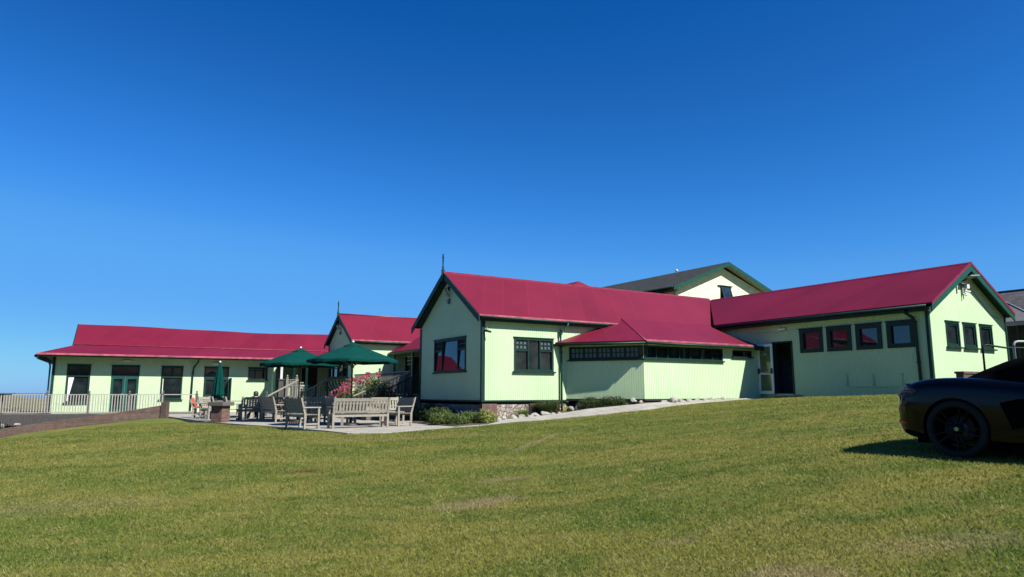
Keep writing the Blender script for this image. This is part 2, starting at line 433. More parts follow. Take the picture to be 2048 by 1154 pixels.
# ------------------------------------------------------------------ ground
CP = np.array([(0, 0, 0), (0, 5.5, .13), (0, -8, -.3), (4, 4, .42), (-6, 5, -.12), (-12, 12, -.15), (-8, 0, -.5), (8, 0, .5), (-20, 12, -.7), (-25, 20, -1.0),
    (-16, 18, .02), (-11, 18.5, .27), (0.6, 12, .42), (-5, 12, .28), (5, 13, .86), (7, 17, 1.2),
    (-.83, 22.5, .58), (.87, 23, .70), (2.62, 23.3, .86), (4.58, 23.6, 1.03), (6.84, 25, 1.23), (9.35, 27, 1.34),
    (-15.4, 31.2, .49), (-11.06, 26.0, .49), (-7.76, 22.9, .49), (-5.41, 20.3, .49), (-4.38, 19.0, .49), (-3.2, 19.7, .5), (-2.2, 21.2, .53),
    (-17.1, 30, .33), (-18.7, 29, .12), (-19.9, 28, -.09), (-20.1, 27, -.25), (-22.5, 24.5, -.6),
    (5.33, 8.5, .82), (4.6, 9.3, .83), (6.2, 6.3, .80), (5.7, 7.85, .81), (10.05, 24, 1.45), (11.1, 19, 1.52), (10.3, 21, 1.48), (9, 14, 1.24), (12, 10, 1.15),
    (11.9, 25, 1.46), (13.7, 22.6, 1.54), (20, 20, 1.75), (20, 8, 1.3), (12, 2, .75), (25, 30, 1.8), (0, 26, 1.0), (-5, 30, .3), (-5, 24, .25), (-8, 27, .25), (-11, 30, .25), (-4, 21.5, .3), (-3.5, 24.5, .3), (-8, 34, .25), (-13, 33.5, .25), (2, 45, 1.2), (20, 45, 1.5), (-14, 37, .25),
    (-21, 36, .1), (-26, 34, -.4), (-30, 30, -1.3), (-40, 45, -1.8), (-20, 50, -.3)], float)
def _phi(r): return np.where(r > 0, r * r * np.log(np.maximum(r, 1e-9)), 0)
_n = len(CP); _A = np.zeros((_n + 3, _n + 3))
_A[:_n, :_n] = _phi(np.hypot(CP[:, None, 0] - CP[None, :, 0], CP[:, None, 1] - CP[None, :, 1])) + np.eye(_n) * .12
_A[:_n, _n] = 1; _A[:_n, _n + 1:] = CP[:, :2]; _A[_n, :_n] = 1; _A[_n + 1:, :_n] = CP[:, :2].T
_W = np.linalg.solve(_A, np.concatenate([CP[:, 2], [0, 0, 0]]))
def ground_z(x, y):
    x = np.asarray(x, float); y = np.asarray(y, float); sh = x.shape; x = x.ravel(); y = y.ravel(); out = np.empty(len(x))
    for i in range(0, len(x), 20000):
        xx, yy = x[i:i + 20000], y[i:i + 20000]
        r = np.hypot(xx[:, None] - CP[None, :, 0], yy[:, None] - CP[None, :, 1])
        z = _phi(r) @ _W[:_n] + _W[_n] + _W[_n + 1] * xx + _W[_n + 2] * yy
        z = z + .014 * np.sin(xx * 1.1 + .6 * yy) * np.sin(yy * .9 - .4 * xx) + .008 * np.sin(2.7 * xx + 1.3) * np.sin(2.3 * yy)
        d = np.hypot(xx, yy - 20); t = np.clip((d - 34) / 34, 0, 1); t = t * t * (3 - 2 * t)
        far = -1.95 - np.clip((d - 380) / 40, 0, 1) * 8 + .35 * np.sin(xx * .021 + 1) * np.sin(yy * .017)
        out[i:i + 20000] = np.clip(z, -3, 4) * (1 - t) + far * t
    return out.reshape(sh)
def inside(poly, x, y):
    c = np.zeros(x.shape, bool); n = len(poly)
    for i in range(n):
        (x0, y0), (x1, y1) = poly[i], poly[(i + 1) % n]
        k = ((y0 > y) != (y1 > y)) & (x < (x1 - x0) * (y - y0) / (y1 - y0 + 1e-12) + x0); c ^= k
    return c
_raw = ground_z
def ground_z(x, y):
    z = _raw(x, y); x = np.asarray(x, float); y = np.asarray(y, float)
    k = inside(PATIO_POLY, x, y); z = np.where(k, np.minimum(z, PZ - .10), z)
    k = inside(PATH_IN + [tuple(M(*q_, 0)[:2]) for q_ in ((11.6, -2.2), (5.3, -2.2), (3.6, 0), (0, 0), (0, 5), (-1.3, 5))] + [(-3.0, 24.4)], x, y); uu = (x - M.x) * M.U[0] + (y - M.y) * M.U[1]
    z = np.where(k, np.minimum(z, np.interp(uu, BED_U, BED_Z) - .10), z)
    k = inside(PATH_OUT + PATH_IN[::-1], x, y); zz = np.interp(x, [p[0] for p in PATH_OUT], PATH_Z)
    return np.where(k, np.minimum(z, zz - .10), z)
def gz(x, y): return float(ground_z(np.array([x]), np.array([y]))[0])
def grid_mesh(xs, ys, zf, name, mat, smooth=True):
    X, Y = np.meshgrid(xs, ys); Z = zf(X, Y); nx, ny = len(xs), len(ys)
    me = bpy.data.meshes.new(name)
    P = np.stack([X.ravel(), Y.ravel(), Z.ravel()], 1)
    idx = np.arange(nx * ny).reshape(ny, nx)
    Fq = np.stack([idx[:-1, :-1], idx[:-1, 1:], idx[1:, 1:], idx[1:, :-1]], -1).reshape(-1, 4)
    me.vertices.add(len(P)); me.vertices.foreach_set('co', P.ravel())
    me.loops.add(Fq.size); me.loops.foreach_set('vertex_index', Fq.ravel().astype(np.int32))
    me.polygons.add(len(Fq)); me.polygons.foreach_set('loop_start', np.arange(0, Fq.size, 4, dtype=np.int32))
    me.polygons.foreach_set('loop_total', np.full(len(Fq), 4, np.int32))
    me.update(calc_edges=True); me.polygons.foreach_set('use_smooth', np.ones(len(Fq), bool))
    me.materials.append(mat)
    o = bpy.data.objects.new(name, me); COL.objects.link(o); return o
def stretch(a, b, step, far, n):
    core = np.arange(a, b + 1e-6, step)
    k = np.linspace(0, 1, n + 1)[1:] ** 2.6
    return np.concatenate([(a - far * k)[::-1], core, b + far * k])
g_o = grid_mesh(stretch(-34, 30, .25, 400, 26), stretch(-12, 44, .25, 400, 26), ground_z, 'ground', MT['lawn'])
tag(g_o, kind='structure')
xs = np.array([-30000, -3000, -500, -200, 0, 200, 500, 3000, 30000.])
s_o = grid_mesh(xs, np.array([-3000, -500, 0, 200, 500, 3000, 30000.]), lambda X, Y: X * 0 - 6.5, 'sea', MT['sea']); tag(s_o, kind='structure')

# low dunes seen through the deck rail, plus unseen hills added to darken reflections
def mound(name, cx, cy, rx, ry, h, z0, n_, mat, seed):
    g_ = np.random.default_rng(seed); ph = g_.random(12) * 6.28
    def zf(X, Y):
        d = ((X - cx) / rx) ** 2 + ((Y - cy) / ry) ** 2; e = np.clip(1 - d, 0, 1)
        w_ = sum(np.sin(X * f + ph[i]) * np.cos(Y * f * 1.3 + ph[i + 4]) / (i + 1) for i, f in enumerate((5 / rx, 11 / rx, 23 / rx, 47 / rx)))
        return z0 + h * e ** .6 * (1 + .22 * w_) - 1.5 * (e <= 0)
    return tag(grid_mesh(np.linspace(cx - rx, cx + rx, n_), np.linspace(cy - ry, cy + ry, n_), zf, name, mat), kind='structure')
mound('dunes', -58, 74, 32, 15, 2.55, -2.0, 70, MT['land'], 3)
mound('added_reflection_hills', 230, -260, 260, 130, 46, -3, 60, MT['land'], 5)
mound('added_reflection_hills', -120, -300, 260, 120, 38, -3, 60, MT['land'], 6)
mound('added_reflection_hills', 420, -50, 120, 290, 46, -3, 60, MT['land'], 7)
def blades_mesh():
    # short lawn grass: one bent blade = two triangles; denser and finer near the viewpoint side
    N = 1250000
    u = rng.random(N * 2); th = R(1) * (rng.random(N * 2) * 104 - 52)
    r = 3.2 + (27.5) * u ** 1.35
    x = r * np.sin(th); y = r * np.cos(th)
    # patio, path and buildings keep no grass
    def side(ax, ay, bx, by): return (bx - ax) * (y - ay) - (by - ay) * (x - ax)
    keep = np.ones(len(x), bool)
    edge = LAWN_EDGE
    yl = np.interp(x, [p[0] for p in edge], [p[1] for p in edge])
    keep &= y < yl - .01
    keep &= y > 2.2
    x, y, r = x[keep][:N], y[keep][:N], r[keep][:N]; n = len(x)
    z = ground_z(x, y)
    h = (.011 + .019 * rng.random(n)) * (1 + .010 * r); wd = (.0018 + .0017 * rng.random(n)) * (1 + .12 * np.maximum(r - 5, 0))
    h *= 1 + .8 * (rng.random(n) > .985)
    a = rng.random(n) * 2 * np.pi; la = rng.random(n) * 2 * np.pi; ln = h * (.3 + .9 * rng.random(n))
    dx, dy = np.cos(a) * wd, np.sin(a) * wd; ox, oy = np.cos(la) * ln, np.sin(la) * ln
    P = np.empty((n, 4, 3))
    P[:, 0] = np.stack([x - dx, y - dy, z - .006], 1); P[:, 1] = np.stack([x + dx, y + dy, z - .006], 1)
    P[:, 2] = np.stack([x + dx * .7 + ox * .4, y + dy * .7 + oy * .4, z + h * .6], 1)
    P[:, 3] = np.stack([x + ox, y + oy, z + h], 1)
    me = bpy.data.meshes.new('grass')
    me.vertices.add(n * 4); me.vertices.foreach_set('co', P.ravel())
    Fi = (np.arange(n)[:, None] * 4 + np.array([0, 1, 2, 0, 2, 3])[None]).ravel().astype(np.int32)
    me.loops.add(len(Fi)); me.loops.foreach_set('vertex_index', Fi)
    me.polygons.add(n * 2); me.polygons.foreach_set('loop_start', np.arange(0, n * 6, 3, dtype=np.int32)); me.polygons.foreach_set('loop_total', np.full(n * 2, 3, np.int32))
    me.update(calc_edges=False); me.materials.append(MT['blades'])
    o = bpy.data.objects.new('grass', me); COL.objects.link(o)
    tag(o, 'short dry mown grass covering the lawn slope', 'grass', kind='stuff')
blades_mesh()

# patio slab and path
mb = MB()
poly = PATIO_POLY
mb.slab([(x, y, PZ) for x, y in poly], (0, 0, -.22))
tag(mb.build('patio', MT['paving']), kind='structure')
mb = MB()
outz = PATH_Z
n = len(PATH_OUT); top = []
def zp(i): return outz[i]
A_ = [(PATH_OUT[i][0], PATH_OUT[i][1], zp(i)) for i in range(n)]; B_ = [(PATH_IN[i][0], PATH_IN[i][1], zp(i) + .01) for i in range(n)]
for i in range(n - 1):
    mb.hexa([(*A_[i][:2], A_[i][2] - .25), (*A_[i + 1][:2], A_[i + 1][2] - .25), (*B_[i + 1][:2], B_[i + 1][2] - .25), (*B_[i][:2], B_[i][2] - .25), A_[i], A_[i + 1], B_[i + 1], B_[i]])
tag(mb.build('path', MT['paving']), kind='structure')

# ------------------------------------------------------------------ clubhouse
UI = 11.70      # spine wall (faces the lawn, in shade)
VC = -9.10      # right gable wall
VF = -2.40      # lean-to front wall
club = thing('clubhouse', 'long pale green boarded clubhouse with crimson metal roofs and dark green trim', 'building', tuple(M(0, 0, 0.53)), R(M.rz))

def wall(fr, a, b, z0, z1, holes=(), t=.12, name='wall', mat='wall', parent=club, top=None):
    """boarded wall from local point a to b seen from its right-hand outside (outside is to the right of a->b);
    holes: (s0, s1, z0, z1); top: extra gable outline [(s, z), ...] above z1"""
    a = Vector(a); b = Vector(b); Ln = (b - a).length; d = (b - a) / Ln; n = Vector((d.y, -d.x))     # outward
    def P(s, z, k=0): q = a + d * s - n * k; return (q.x, q.y, z)
    ss = sorted({0, Ln, *[h[0] for h in holes], *[h[1] for h in holes]}); zs = sorted({z0, z1, *[h[2] for h in holes], *[h[3] for h in holes]})
    mb = MB(fr); pitch, gw, gd = .085, .0085, .012
    def off(s_):                         # narrow V-groove between boards
        r = abs((s_ / pitch + .5) % 1 - .5) * pitch
        return gd * max(0, 1 - r / gw) if mat == 'wall' else 0
    def cols(sa, sb, extra=()):
        if mat != 'wall': return sorted({sa, sb, *[e for e in extra if sa < e < sb]})
        out = {sa, sb, *[e for e in extra if sa < e < sb]}
        for k in range(int(sa / pitch) - 1, int(sb / pitch) + 2):
            for d_ in (-gw, 0, gw):
                q_ = k * pitch + d_
                if sa + 1e-4 < q_ < sb - 1e-4: out.add(q_)
        return sorted(out)
    for i in range(len(ss) - 1):
        cc = cols(ss[i], ss[i + 1])
        for j in range(len(zs) - 1):
            cs, cz = (ss[i] + ss[i + 1]) / 2, (zs[j] + zs[j + 1]) / 2
            if any(h[0] < cs < h[1] and h[2] < cz < h[3] for h in holes): continue
            for sa, sb in zip(cc[:-1], cc[1:]):
                mb.quad(P(sa, zs[j], off(sa)), P(sb, zs[j], off(sb)), P(sb, zs[j + 1], off(sb)), P(sa, zs[j + 1], off(sa)))
            mb.quad(P(ss[i], zs[j], t), P(ss[i], zs[j + 1], t), P(ss[i + 1], zs[j + 1], t), P(ss[i + 1], zs[j], t))
    for h in holes:
        mb.quad(P(h[0], h[2]), P(h[0], h[2], t), P(h[0], h[3], t), P(h[0], h[3]))
        mb.quad(P(h[1], h[2]), P(h[1], h[3]), P(h[1], h[3], t), P(h[1], h[2], t))
        mb.quad(P(h[0], h[3]), P(h[0], h[3], t), P(h[1], h[3], t), P(h[1], h[3]))
        mb.quad(P(h[0], h[2]), P(h[1], h[2]), P(h[1], h[2], t), P(h[0], h[2], t))
    if top:
        tl = [(0, z1)] + list(top) + [(Ln, z1)]; cc = cols(0, Ln, [q_[0] for q_ in top])
        zt = lambda s_: float(np.interp(s_, [q_[0] for q_ in tl], [q_[1] for q_ in tl]))
        for sa, sb in zip(cc[:-1], cc[1:]): mb.quad(P(sa, z1, off(sa)), P(sb, z1, off(sb)), P(sb, zt(sb), off(sb)), P(sa, zt(sa), off(sa)))
        mb.quad(*[P(s, z, t) for s, z in [(Ln, z1)] + top[::-1] + [(0, z1)]])
    else: mb.quad(P(0, z1), P(0, z1, t), P(Ln, z1, t), P(Ln, z1))
    mb.quad(P(0, z0), P(0, z1), P(0, z1, t), P(0, z0, t)); mb.quad(P(Ln, z0), P(Ln, z0, t), P(Ln, z1, t), P(Ln, z1))
    o = mb.build(name, MT[mat], parent, recalc=False)
    return P

class WF(Frame):
    """frame lying on a wall: x along the wall, y outward, z up"""
    def __init__(s, fr, a, b):
        s.fr = fr; a = Vector(a); b = Vector(b); s.a = a; s.d = (b - a).normalized(); s.n = Vector((s.d.y, -s.d.x))
    def __call__(s, x, y, z):
        q = s.a + s.d * x + s.n * y; return s.fr(q.x, q.y, z)

def window(fr, a, b, s0, s1, z0, z1, bars_v=(), bars_h=(), fw=.07, frame='trim', glass='glass', sill=True, head=True, rec=.05, parent=club, proud=.025, name='window', lattice=None, muntin=.045, sillw=.06, tilt=0):
    F = WF(fr, a, b)
    f = MB(F)
    f.box(s0 - .005, s0 + fw, -.08, proud, z0, z1); f.box(s1 - fw, s1 + .005, -.08, proud, z0, z1)
    f.box(s0 + fw, s1 - fw, -.08, proud, z0 + .001, z0 + fw); f.box(s0 + fw, s1 - fw, -.08, proud, z1 - fw, z1 - .001)
    for x in bars_v: f.box(x - muntin / 2, x + muntin / 2, -.075, proud - .012, z0 + fw, z1 - fw)
    for (x0, x1, zz) in bars_h: f.box(x0, x1, -.075, proud - .014, zz - muntin / 2, zz + muntin / 2)
    o = f.build(name, MT[frame], parent)
    g = MB(F); g.hexa([(s0 + .02, -rec - .012 + tilt, z0 + .02), (s1 - .02, -rec - .012 + tilt, z0 + .02), (s1 - .02, -rec + tilt, z0 + .02), (s0 + .02, -rec + tilt, z0 + .02), (s0 + .02, -rec - .012, z1 - .02), (s1 - .02, -rec - .012, z1 - .02), (s1 - .02, -rec, z1 - .02), (s0 + .02, -rec, z1 - .02)]); g.build('pane', MT[glass], o)
    if sill:
        q = MB(F); q.box(s0 - .07, s1 + .07, -.06, sillw + .03, z0 - .05, z0 - .003); q.build('sill', MT[frame], o)
    if head:
        q = MB(F); q.box(s0 - .04, s1 + .04, -.04, .045, z1 + .002, z1 + .035); q.build('drip_board', MT[frame], o)
    if lattice:
        q = MB(F); p = MB(F)
        for (x0, x1, za, zb, nx, nz) in lattice:
            p.box(x0, x1, -rec + .002, -rec + .012, za, zb)
            for i in range(nx + 1): x = x0 + (x1 - x0) * i / nx; q.box(x - .016, x + .016, -rec + .012, -.005, za, zb)
            for j in range(nz + 1): z = za + (zb - za) * j / nz; q.box(x0, x1, -rec + .012, -.008, z - .016, z + .016)
        q.build('glazing_bars', MT[frame], o); p.build('obscured_pane', MT['frost'], o)
    return o

# --- near wing (two walls showing), rubble plinth
A0, A1, A2 = (0, 5.1), (0, 0), (3.62, 0)
WB = 1.35
wall(M, A0, A1, WB, 4.2, [(1.30, 3.92, 2.39, 3.63)], top=[(2.6, 6.05)])
wall(M, A1, (11.9, 0), WB, 4.25, [(1.32, 3.03, 2.375, 3.575)])
wall(M, (5.0, 5.1), A0, WB, 4.25)
o = window(M, A0, A1, 1.30, 3.92, 2.39, 3.63, bars_v=(1.97, 3.27), bars_h=((1.37, 1.95, 3.20), (3.29, 3.85, 3.20)), lattice=[(1.40, 1.93, 3.24, 3.55, 4, 2), (3.31, 3.83, 3.24, 3.55, 4, 2)], sillw=.04, tilt=.062, rec=.075)
tag(o, 'shaded picture window in the near gable with latticed side lights')
o = window(M, A1, A2, 1.32, 3.03, 2.375, 3.575, bars_v=(1.92, 2.44), bars_h=((1.39, 1.90, 3.13), (2.46, 2.96, 3.13)), lattice=[(1.40, 1.89, 3.18, 3.50, 3, 2), (2.47, 2.95, 3.18, 3.50, 3, 2)])
tag(o, 'sunlit three-light window with small square panes beside the downpipe')
# base board, corner boards
m = MB(M)
m.box(-.03, .05, -.035, 5.12, WB - .055, WB + .0); m.box(.051, 11.7, -.035, .05, WB - .056, WB - .002)
m.build('base_board', MT['trim'], club)
m = MB(M); m.box(-.035, .0, -.035, .07, WB, 4.28); m.box(0, .095, -.034, -.001, WB + .001, 4.26); m.build('corner_board', MT['trim'], club); m = MB(M); m.box(-.034, .001, 5.03, 5.13, WB, 4.2); m.build('corner_board', MT['trim'], club)
# plinth
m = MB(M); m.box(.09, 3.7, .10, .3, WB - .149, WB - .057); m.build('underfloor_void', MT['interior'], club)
m = MB(M); m.box(.04, 3.7, .03, .3, .3, WB - .15); m.box(.04, .3, .301, 5.06, .3, WB - .155); m.build('plinth', MT['stone'], club)
for (u0, u1) in ((.02, .62), (1.98, 2.36)):
    m = MB(M); m.box(u0, u1, -.01 if u0 > 1 else .008, .25, .3, WB - .12); m.build('brick_pier', MT['brick'], club)

def roof_slab(fr, p0, p1, p2, p3, t=.05, mat='roof_u', name='roof', parent=club):
    """eave p0->p1, ridge p2 (above p1), p3 (above p0)"""
    m = MB(fr); m.slab([p0, p1, p2, p3], (0, 0, -t)); return m.build(name, MT[mat], parent)
RZ1, EZ1 = 6.20, 4.30
RV = 2.55
# near wing roof: front slope, back slope, ridge cap
def w1z(v): return EZ1 - .02 + (RZ1 - EZ1 + .02) * (1 - abs(v - RV) / (RV + .27))
roof_slab(M, (-.27, -.27, EZ1), (11.42, -.27, EZ1), (14.4, RV, RZ1), (-.27, RV, RZ1))
m = MB(M); m.slab([(-.27, RV, RZ1), (14.4, RV, RZ1), (11.4, 5.37, EZ1), (-.27, 5.37, EZ1)], (0, 0, -.05)); m.build('roof', MT['roof_u'], club)
m = MB(M); m.slab([(-.29, RV - .09, w1z(RV - .09) + .012), (14.3, RV - .09, w1z(RV - .09) + .012), (14.3, RV, RZ1 + .028), (-.29, RV, RZ1 + .028)], (0, 0, -.02))
m.slab([(-.29, RV, RZ1 + .028), (14.3, RV, RZ1 + .028), (14.3, RV + .09, w1z(RV - .09) + .012), (-.29, RV + .09, w1z(RV - .09) + .012)], (0, 0, -.02)); m.build('ridge_cap', MT['redtrim'], club)
def barge(fr, u, pts, h=.24, t=.035, ed=-1, name='bargeboard', mat='trim', axis='v', parent=club):
    m = MB(fr)
    for (a, za), (b, zb) in zip(pts[:-1], pts[1:]):
        if axis == 'v': q = [(u, a, za - h), (u, b, zb - h), (u, b, zb), (u, a, za)]; ex = (t * ed, 0, 0)
        else: q = [(a, u, za - h), (b, u, zb - h), (b, u, zb), (a, u, za)]; ex = (0, t * ed, 0)
        m.slab(q, ex)
    return m.build(name, MT[mat], parent)
barge(M, -.275, [(-.30, EZ1 - .045), (RV, RZ1 + .0)])
barge(M, -.275, [(RV, RZ1 + .0), (5.40, EZ1 - .045)])
m = MB(M); m.slab([(-.24, .0, 4.22), (0, 0, 4.22), (0, RV, 5.98), (-.24, RV, 5.98)], (0, 0, .02)); m.slab([(-.24, RV, 5.98), (0, RV, 5.98), (0, 5.1, 4.22), (-.24, 5.1, 4.22)], (0, 0, .02)); m.build('soffit', MT['trim'], club)
def finial(fr, u, v, z, h=.62):
    m = MB(fr); m.box(u - .045, u + .045, v - .045, v + .045, z - .35, z + .08); q = MB(fr)
    q.lathe((u, v, z + .08), [(.05, 0), (.03, .03), (.05, .07), (.028, .12), (.03, h - .18), (.048, h - .14), (.022, h - .1), (.042, h - .05), (.008, h)], 8)
    o = m.build('finial', MT['trim'], club); q.build('finial_tip', MT['trim'], o)
finial(M, -.30, RV, RZ1 + .02)
# eave gutters
def gutter(fr, a, b, r=.055, mat='trim', parent=club, fascia=.13, out=(0, -1)):
    m = MB(fr); a = Vector(a); b = Vector(b); n = Vector((out[0], out[1], 0))
    m.tube([a + n * .05, b + n * .05], r, 8); o = m.build('gutter', MT[mat], parent)
    f = MB(fr); f.slab([tuple(a - n * .02), tuple(b - n * .02), tuple(b - n * .02 + Vector((0, 0, -fascia))), tuple(a - n * .02 + Vector((0, 0, -fascia)))], tuple(-n * .03)); f.build('fascia', MT[mat], parent)
    return o
gutter(M, (-.2, -.22, EZ1 - .08), (5.5, -.22, EZ1 - .08), .045)
m = MB(M); m.slab([(-.28, -.30, EZ1 - .015), (11.3, -.30, EZ1 - .015), (11.3, -.265, EZ1 + .012), (-.28, -.265, EZ1 + .012)], (0, 0, -.035)); m.build('eave_flashing', MT['eavetrim'], club)
m = MB(M); m.box(0, 11.6, -.2, 0, 4.19, 4.21); m.build('soffit', MT['wall'], club)
# downpipe beside the lean-to
def downpipe(fr, pts, r=.04, parent=club, mat='trim_l'):
    m = MB(fr); m.tube(pts, r, 10); o = m.build('downpipe', MT[mat], parent); q = MB(fr)
    for p in pts[2:-1]: q.lathe((p[0], p[1], p[2] - .03), [(r * 1.35, 0), (r * 1.35, .06)], 10)
    q.build('pipe_collar', MT[mat], o); return o
downpipe(M, [(3.55, -.26, 4.2), (3.53, -.24, 4.08), (3.33, -.13, 3.95), (3.32, -.09, 3.8), (3.32, -.09, 3.3), (3.34, -.09, 3.1), (3.34, -.09, .75)])
m = MB(M); m.box(3.28, 3.46, -.17, -.02, 3.32, 3.42); m.build('hopper', MT['trim'], club)

# --- lean-to with the long window bands
P1 = (3.62, 0); P2 = (5.31, VF); LF1 = math.hypot(P2[0] - P1[0], P2[1] - P1[1])
EB = 1.39
wall(M, P1, P2, EB, 3.44, [(.14, LF1 - .02, 2.82, 3.30)])
wall(M, P2, (UI, VF), EB, 3.44, [(.02, 4.12, 2.83, 3.30), (4.72, 5.82, 3.03, 3.27)])
lat = [(.20 + i * .52, .20 + i * .52 + .47, 2.88, 3.25, 3, 2) for i in range(5)]
o = window(M, P1, P2, .14, LF1 - .02, 2.82, 3.30, bars_v=[.175 + i * .52 for i in range(1, 5)], fw=.045, lattice=lat, head=False, sillw=.03)
tag(o, 'shaded window band of small obscured square panes')
o = window(M, P2, (UI, VF), .02, 4.12, 2.83, 3.30, bars_v=[.03 + .585 * i for i in range(1, 7)], fw=.045, frame='trim', head=False, sillw=.05); tag(o, 'long window band of seven dark panes on the sunlit wall')
o = window(M, P2, (UI, VF), 4.72, 5.82, 3.03, 3.27, fw=.04, head=False); tag(o, 'small low slot window near the open door')
m = MB(M); m.box(5.33, UI - .01, VF - .02, VF + .06, EB - .07, EB); m.build('base_board', MT['black'], club)
FW1 = WF(M, P1, P2); m = MB(FW1); m.box(0, LF1, -.06, .02, EB - .07, EB - .002); m.build('base_board', MT['black'], club)
# void and low rubble footing below it
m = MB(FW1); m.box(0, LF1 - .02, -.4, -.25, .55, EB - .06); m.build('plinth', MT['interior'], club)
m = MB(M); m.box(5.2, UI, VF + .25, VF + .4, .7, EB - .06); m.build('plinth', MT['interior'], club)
m = MB(FW1); m.box(.45, .78, -.12, .04, .55, 1.24); m.build('brick_pier', MT['brick'], club)
m = MB(M); m.box(5.05, 5.55, VF - .02, VF + .2, .7, 1.27); m.build('brick_pier', MT['brick'], club)
m = MB(M); m.box(8.5, 8.6, VF - .01, VF + .1, .9, EB - .06); m.build('footing_post', MT['brickdark'], club)
# lean-to roof: long front plane, hip plane, dark return
AP = (6.56, .24, 4.60)
E1 = (3.25, -.10, 3.46); E2 = (5.14, -2.70, 3.46); E3 = (10.86, -2.70, 3.46); E4 = (11.72, .24, 4.60)
m = MB(M); m.slab([E2, E3, (11.30, -.3, 4.40), E4, AP], (0, 0, -.05)); m.build('roof', MT['roof_u'], club)
m = MB(M); m.slab([(3.05, .10, 3.46), E2, AP, (5.75, .24, 4.42)], (0, 0, -.05)); m.build('roof', MT['roof_u'], club)
m = MB(M); m.tube([Vector(E2) + Vector((0, 0, .0)), Vector(AP)], .03, 6); m.build('hip_cap', MT['redtrim'], club)
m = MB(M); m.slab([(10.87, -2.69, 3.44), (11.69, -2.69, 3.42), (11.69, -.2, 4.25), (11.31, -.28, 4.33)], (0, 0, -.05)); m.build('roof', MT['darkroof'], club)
m = MB(M); m.slab([(10.87, -2.71, 3.47), (11.69, -2.71, 3.47), (11.69, -2.71, 3.30), (10.87, -2.71, 3.30)], (0, .03, 0)); m.build('fascia', MT['trim'], club)
m = MB(M); m.slab([E2, E3, (E3[0], E3[1], 3.33), (E2[0], E2[1], 3.33)], (0, .03, 0)); m.tube([(E2[0] + .02, E2[1] - .04, 3.37), (E3[0], E3[1] - .04, 3.37)], .042, 8); m.build('gutter', MT['trim'], club)
m = MB(M); m.slab([(5.16, -2.73, 3.475), (10.88, -2.73, 3.475), (10.88, -2.68, 3.50), (5.14, -2.68, 3.50)], (0, 0, -.05)); m.build('eave_flashing', MT['eavetrim'], club)
d_ = (Vector(E2) - Vector((3.05, .10, 3.46))).normalized(); n_ = Vector((d_.y, -d_.x, 0))
m = MB(M); a_ = Vector((3.05, .10, 3.46)); b_ = Vector(E2)
m.slab([tuple(a_), tuple(b_), tuple(b_ + Vector((0, 0, -.13))), tuple(a_ + Vector((0, 0, -.13)))], tuple(-n_ * .03)); m.tube([a_ + n_ * .04 + Vector((0, 0, -.09)), b_ + n_ * .04 + Vector((0, 0, -.09))], .042, 8); m.build('gutter', MT['trim'], club)
m = MB(M); m.slab([P1 + (3.38,), P2 + (3.38,), (5.16, -2.66, 3.38), (3.2, .0, 3.38)], (0, 0, .015)); m.slab([P2 + (3.38,), (UI, VF, 3.38), (UI, -2.66, 3.38), (5.16, -2.66, 3.38)], (0, 0, .015)); m.build('soffit', MT['wall'], club)

# --- spine building running away behind everything; shaded wall, open door, four windows
SB = 1.20
sp_w = [(-4.29, -5.25), (-5.43, -6.39), (-6.58, -7.52), (-7.71, -8.65)]
S0, S1 = (UI, 0), (UI, VC)
holes = [(-a, -b, 3.12, 4.02) for a, b in sp_w] + [(3.05, 3.88, 1.57, 3.57)]
wall(M, S0, S1, SB, 4.45, holes)
for k, (a, b) in enumerate(sp_w):
    o = window(M, S0, S1, -a, -b, 3.12, 4.02, fw=.15, sill=False, glass='glass', proud=.04)
wall(M, S1, (17.12, VC), SB, 4.36, [(12.79 - UI, 13.66 - UI, 3.15, 4.0), (13.95 - UI, 14.83 - UI, 3.15, 4.0), (15.12 - UI, 16.01 - UI, 3.15, 4.0)], top=[(14.30 - UI, 5.95)])
for a, b in ((12.79, 13.66), (13.95, 14.83), (15.12, 16.01)):
    o = window(M, S1, (17.12, VC), a - UI, b - UI, 3.15, 4.0, fw=.055, bars_h=(), sill=True, sillw=.07)
    q = MB(WF(M, S1, (17.12, VC))); a1, b1 = a - UI, b - UI
    q.box(a1 + .06, b1 - .06, -.05, -.005, 3.21, 3.26); q.box(a1 + .06, b1 - .06, -.05, -.005, 3.89, 3.94); q.box(a1 + .06, a1 + .11, -.05, -.004, 3.26, 3.89); q.box(b1 - .11, b1 - .06, -.05, -.004, 3.26, 3.89)
    q.build('sash', MT['trim'], o)
wall(M, (17.12, VC), (17.12, 10), SB, 4.45)
m = MB(M); m.box(UI - .03, UI - .001, VC - .03, VC + .07, SB, 4.42); m.box(UI, UI + .09, VC - .03, VC - .001, SB, 4.44); m.build('corner_board', MT['trim'], club); m = MB(M); m.box(17.04, 17.15, VC - .03, VC - .001, SB, 4.4); m.build('corner_board', MT['trim'], club)
SRU, SRZ, SEZ = 14.22, 6.10, 4.52
roof_slab(M, (UI - .32, VC - .34, SEZ), (UI - .30, -.3, SEZ), (SRU, 2.4, SRZ), (SRU, VC - .34, SRZ), mat='roof_v')
m = MB(M); m.slab([(SRU, VC - .34, SRZ), (SRU, 12, SRZ), (17.12, 12, SEZ - .03), (17.12, VC - .34, SEZ - .03)], (0, 0, -.05)); m.build('roof', MT['roof_v'], club)
def sz(u): return SRZ - (SRZ - SEZ) * abs(u - SRU) / (SRU - UI + .3)
m = MB(M); m.slab([(SRU - .09, VC - .35, sz(SRU - .09) + .012), (SRU - .09, 2.3, sz(SRU - .09) + .012), (SRU, 2.3, SRZ + .03), (SRU, VC - .35, SRZ + .03)], (0, 0, -.02))
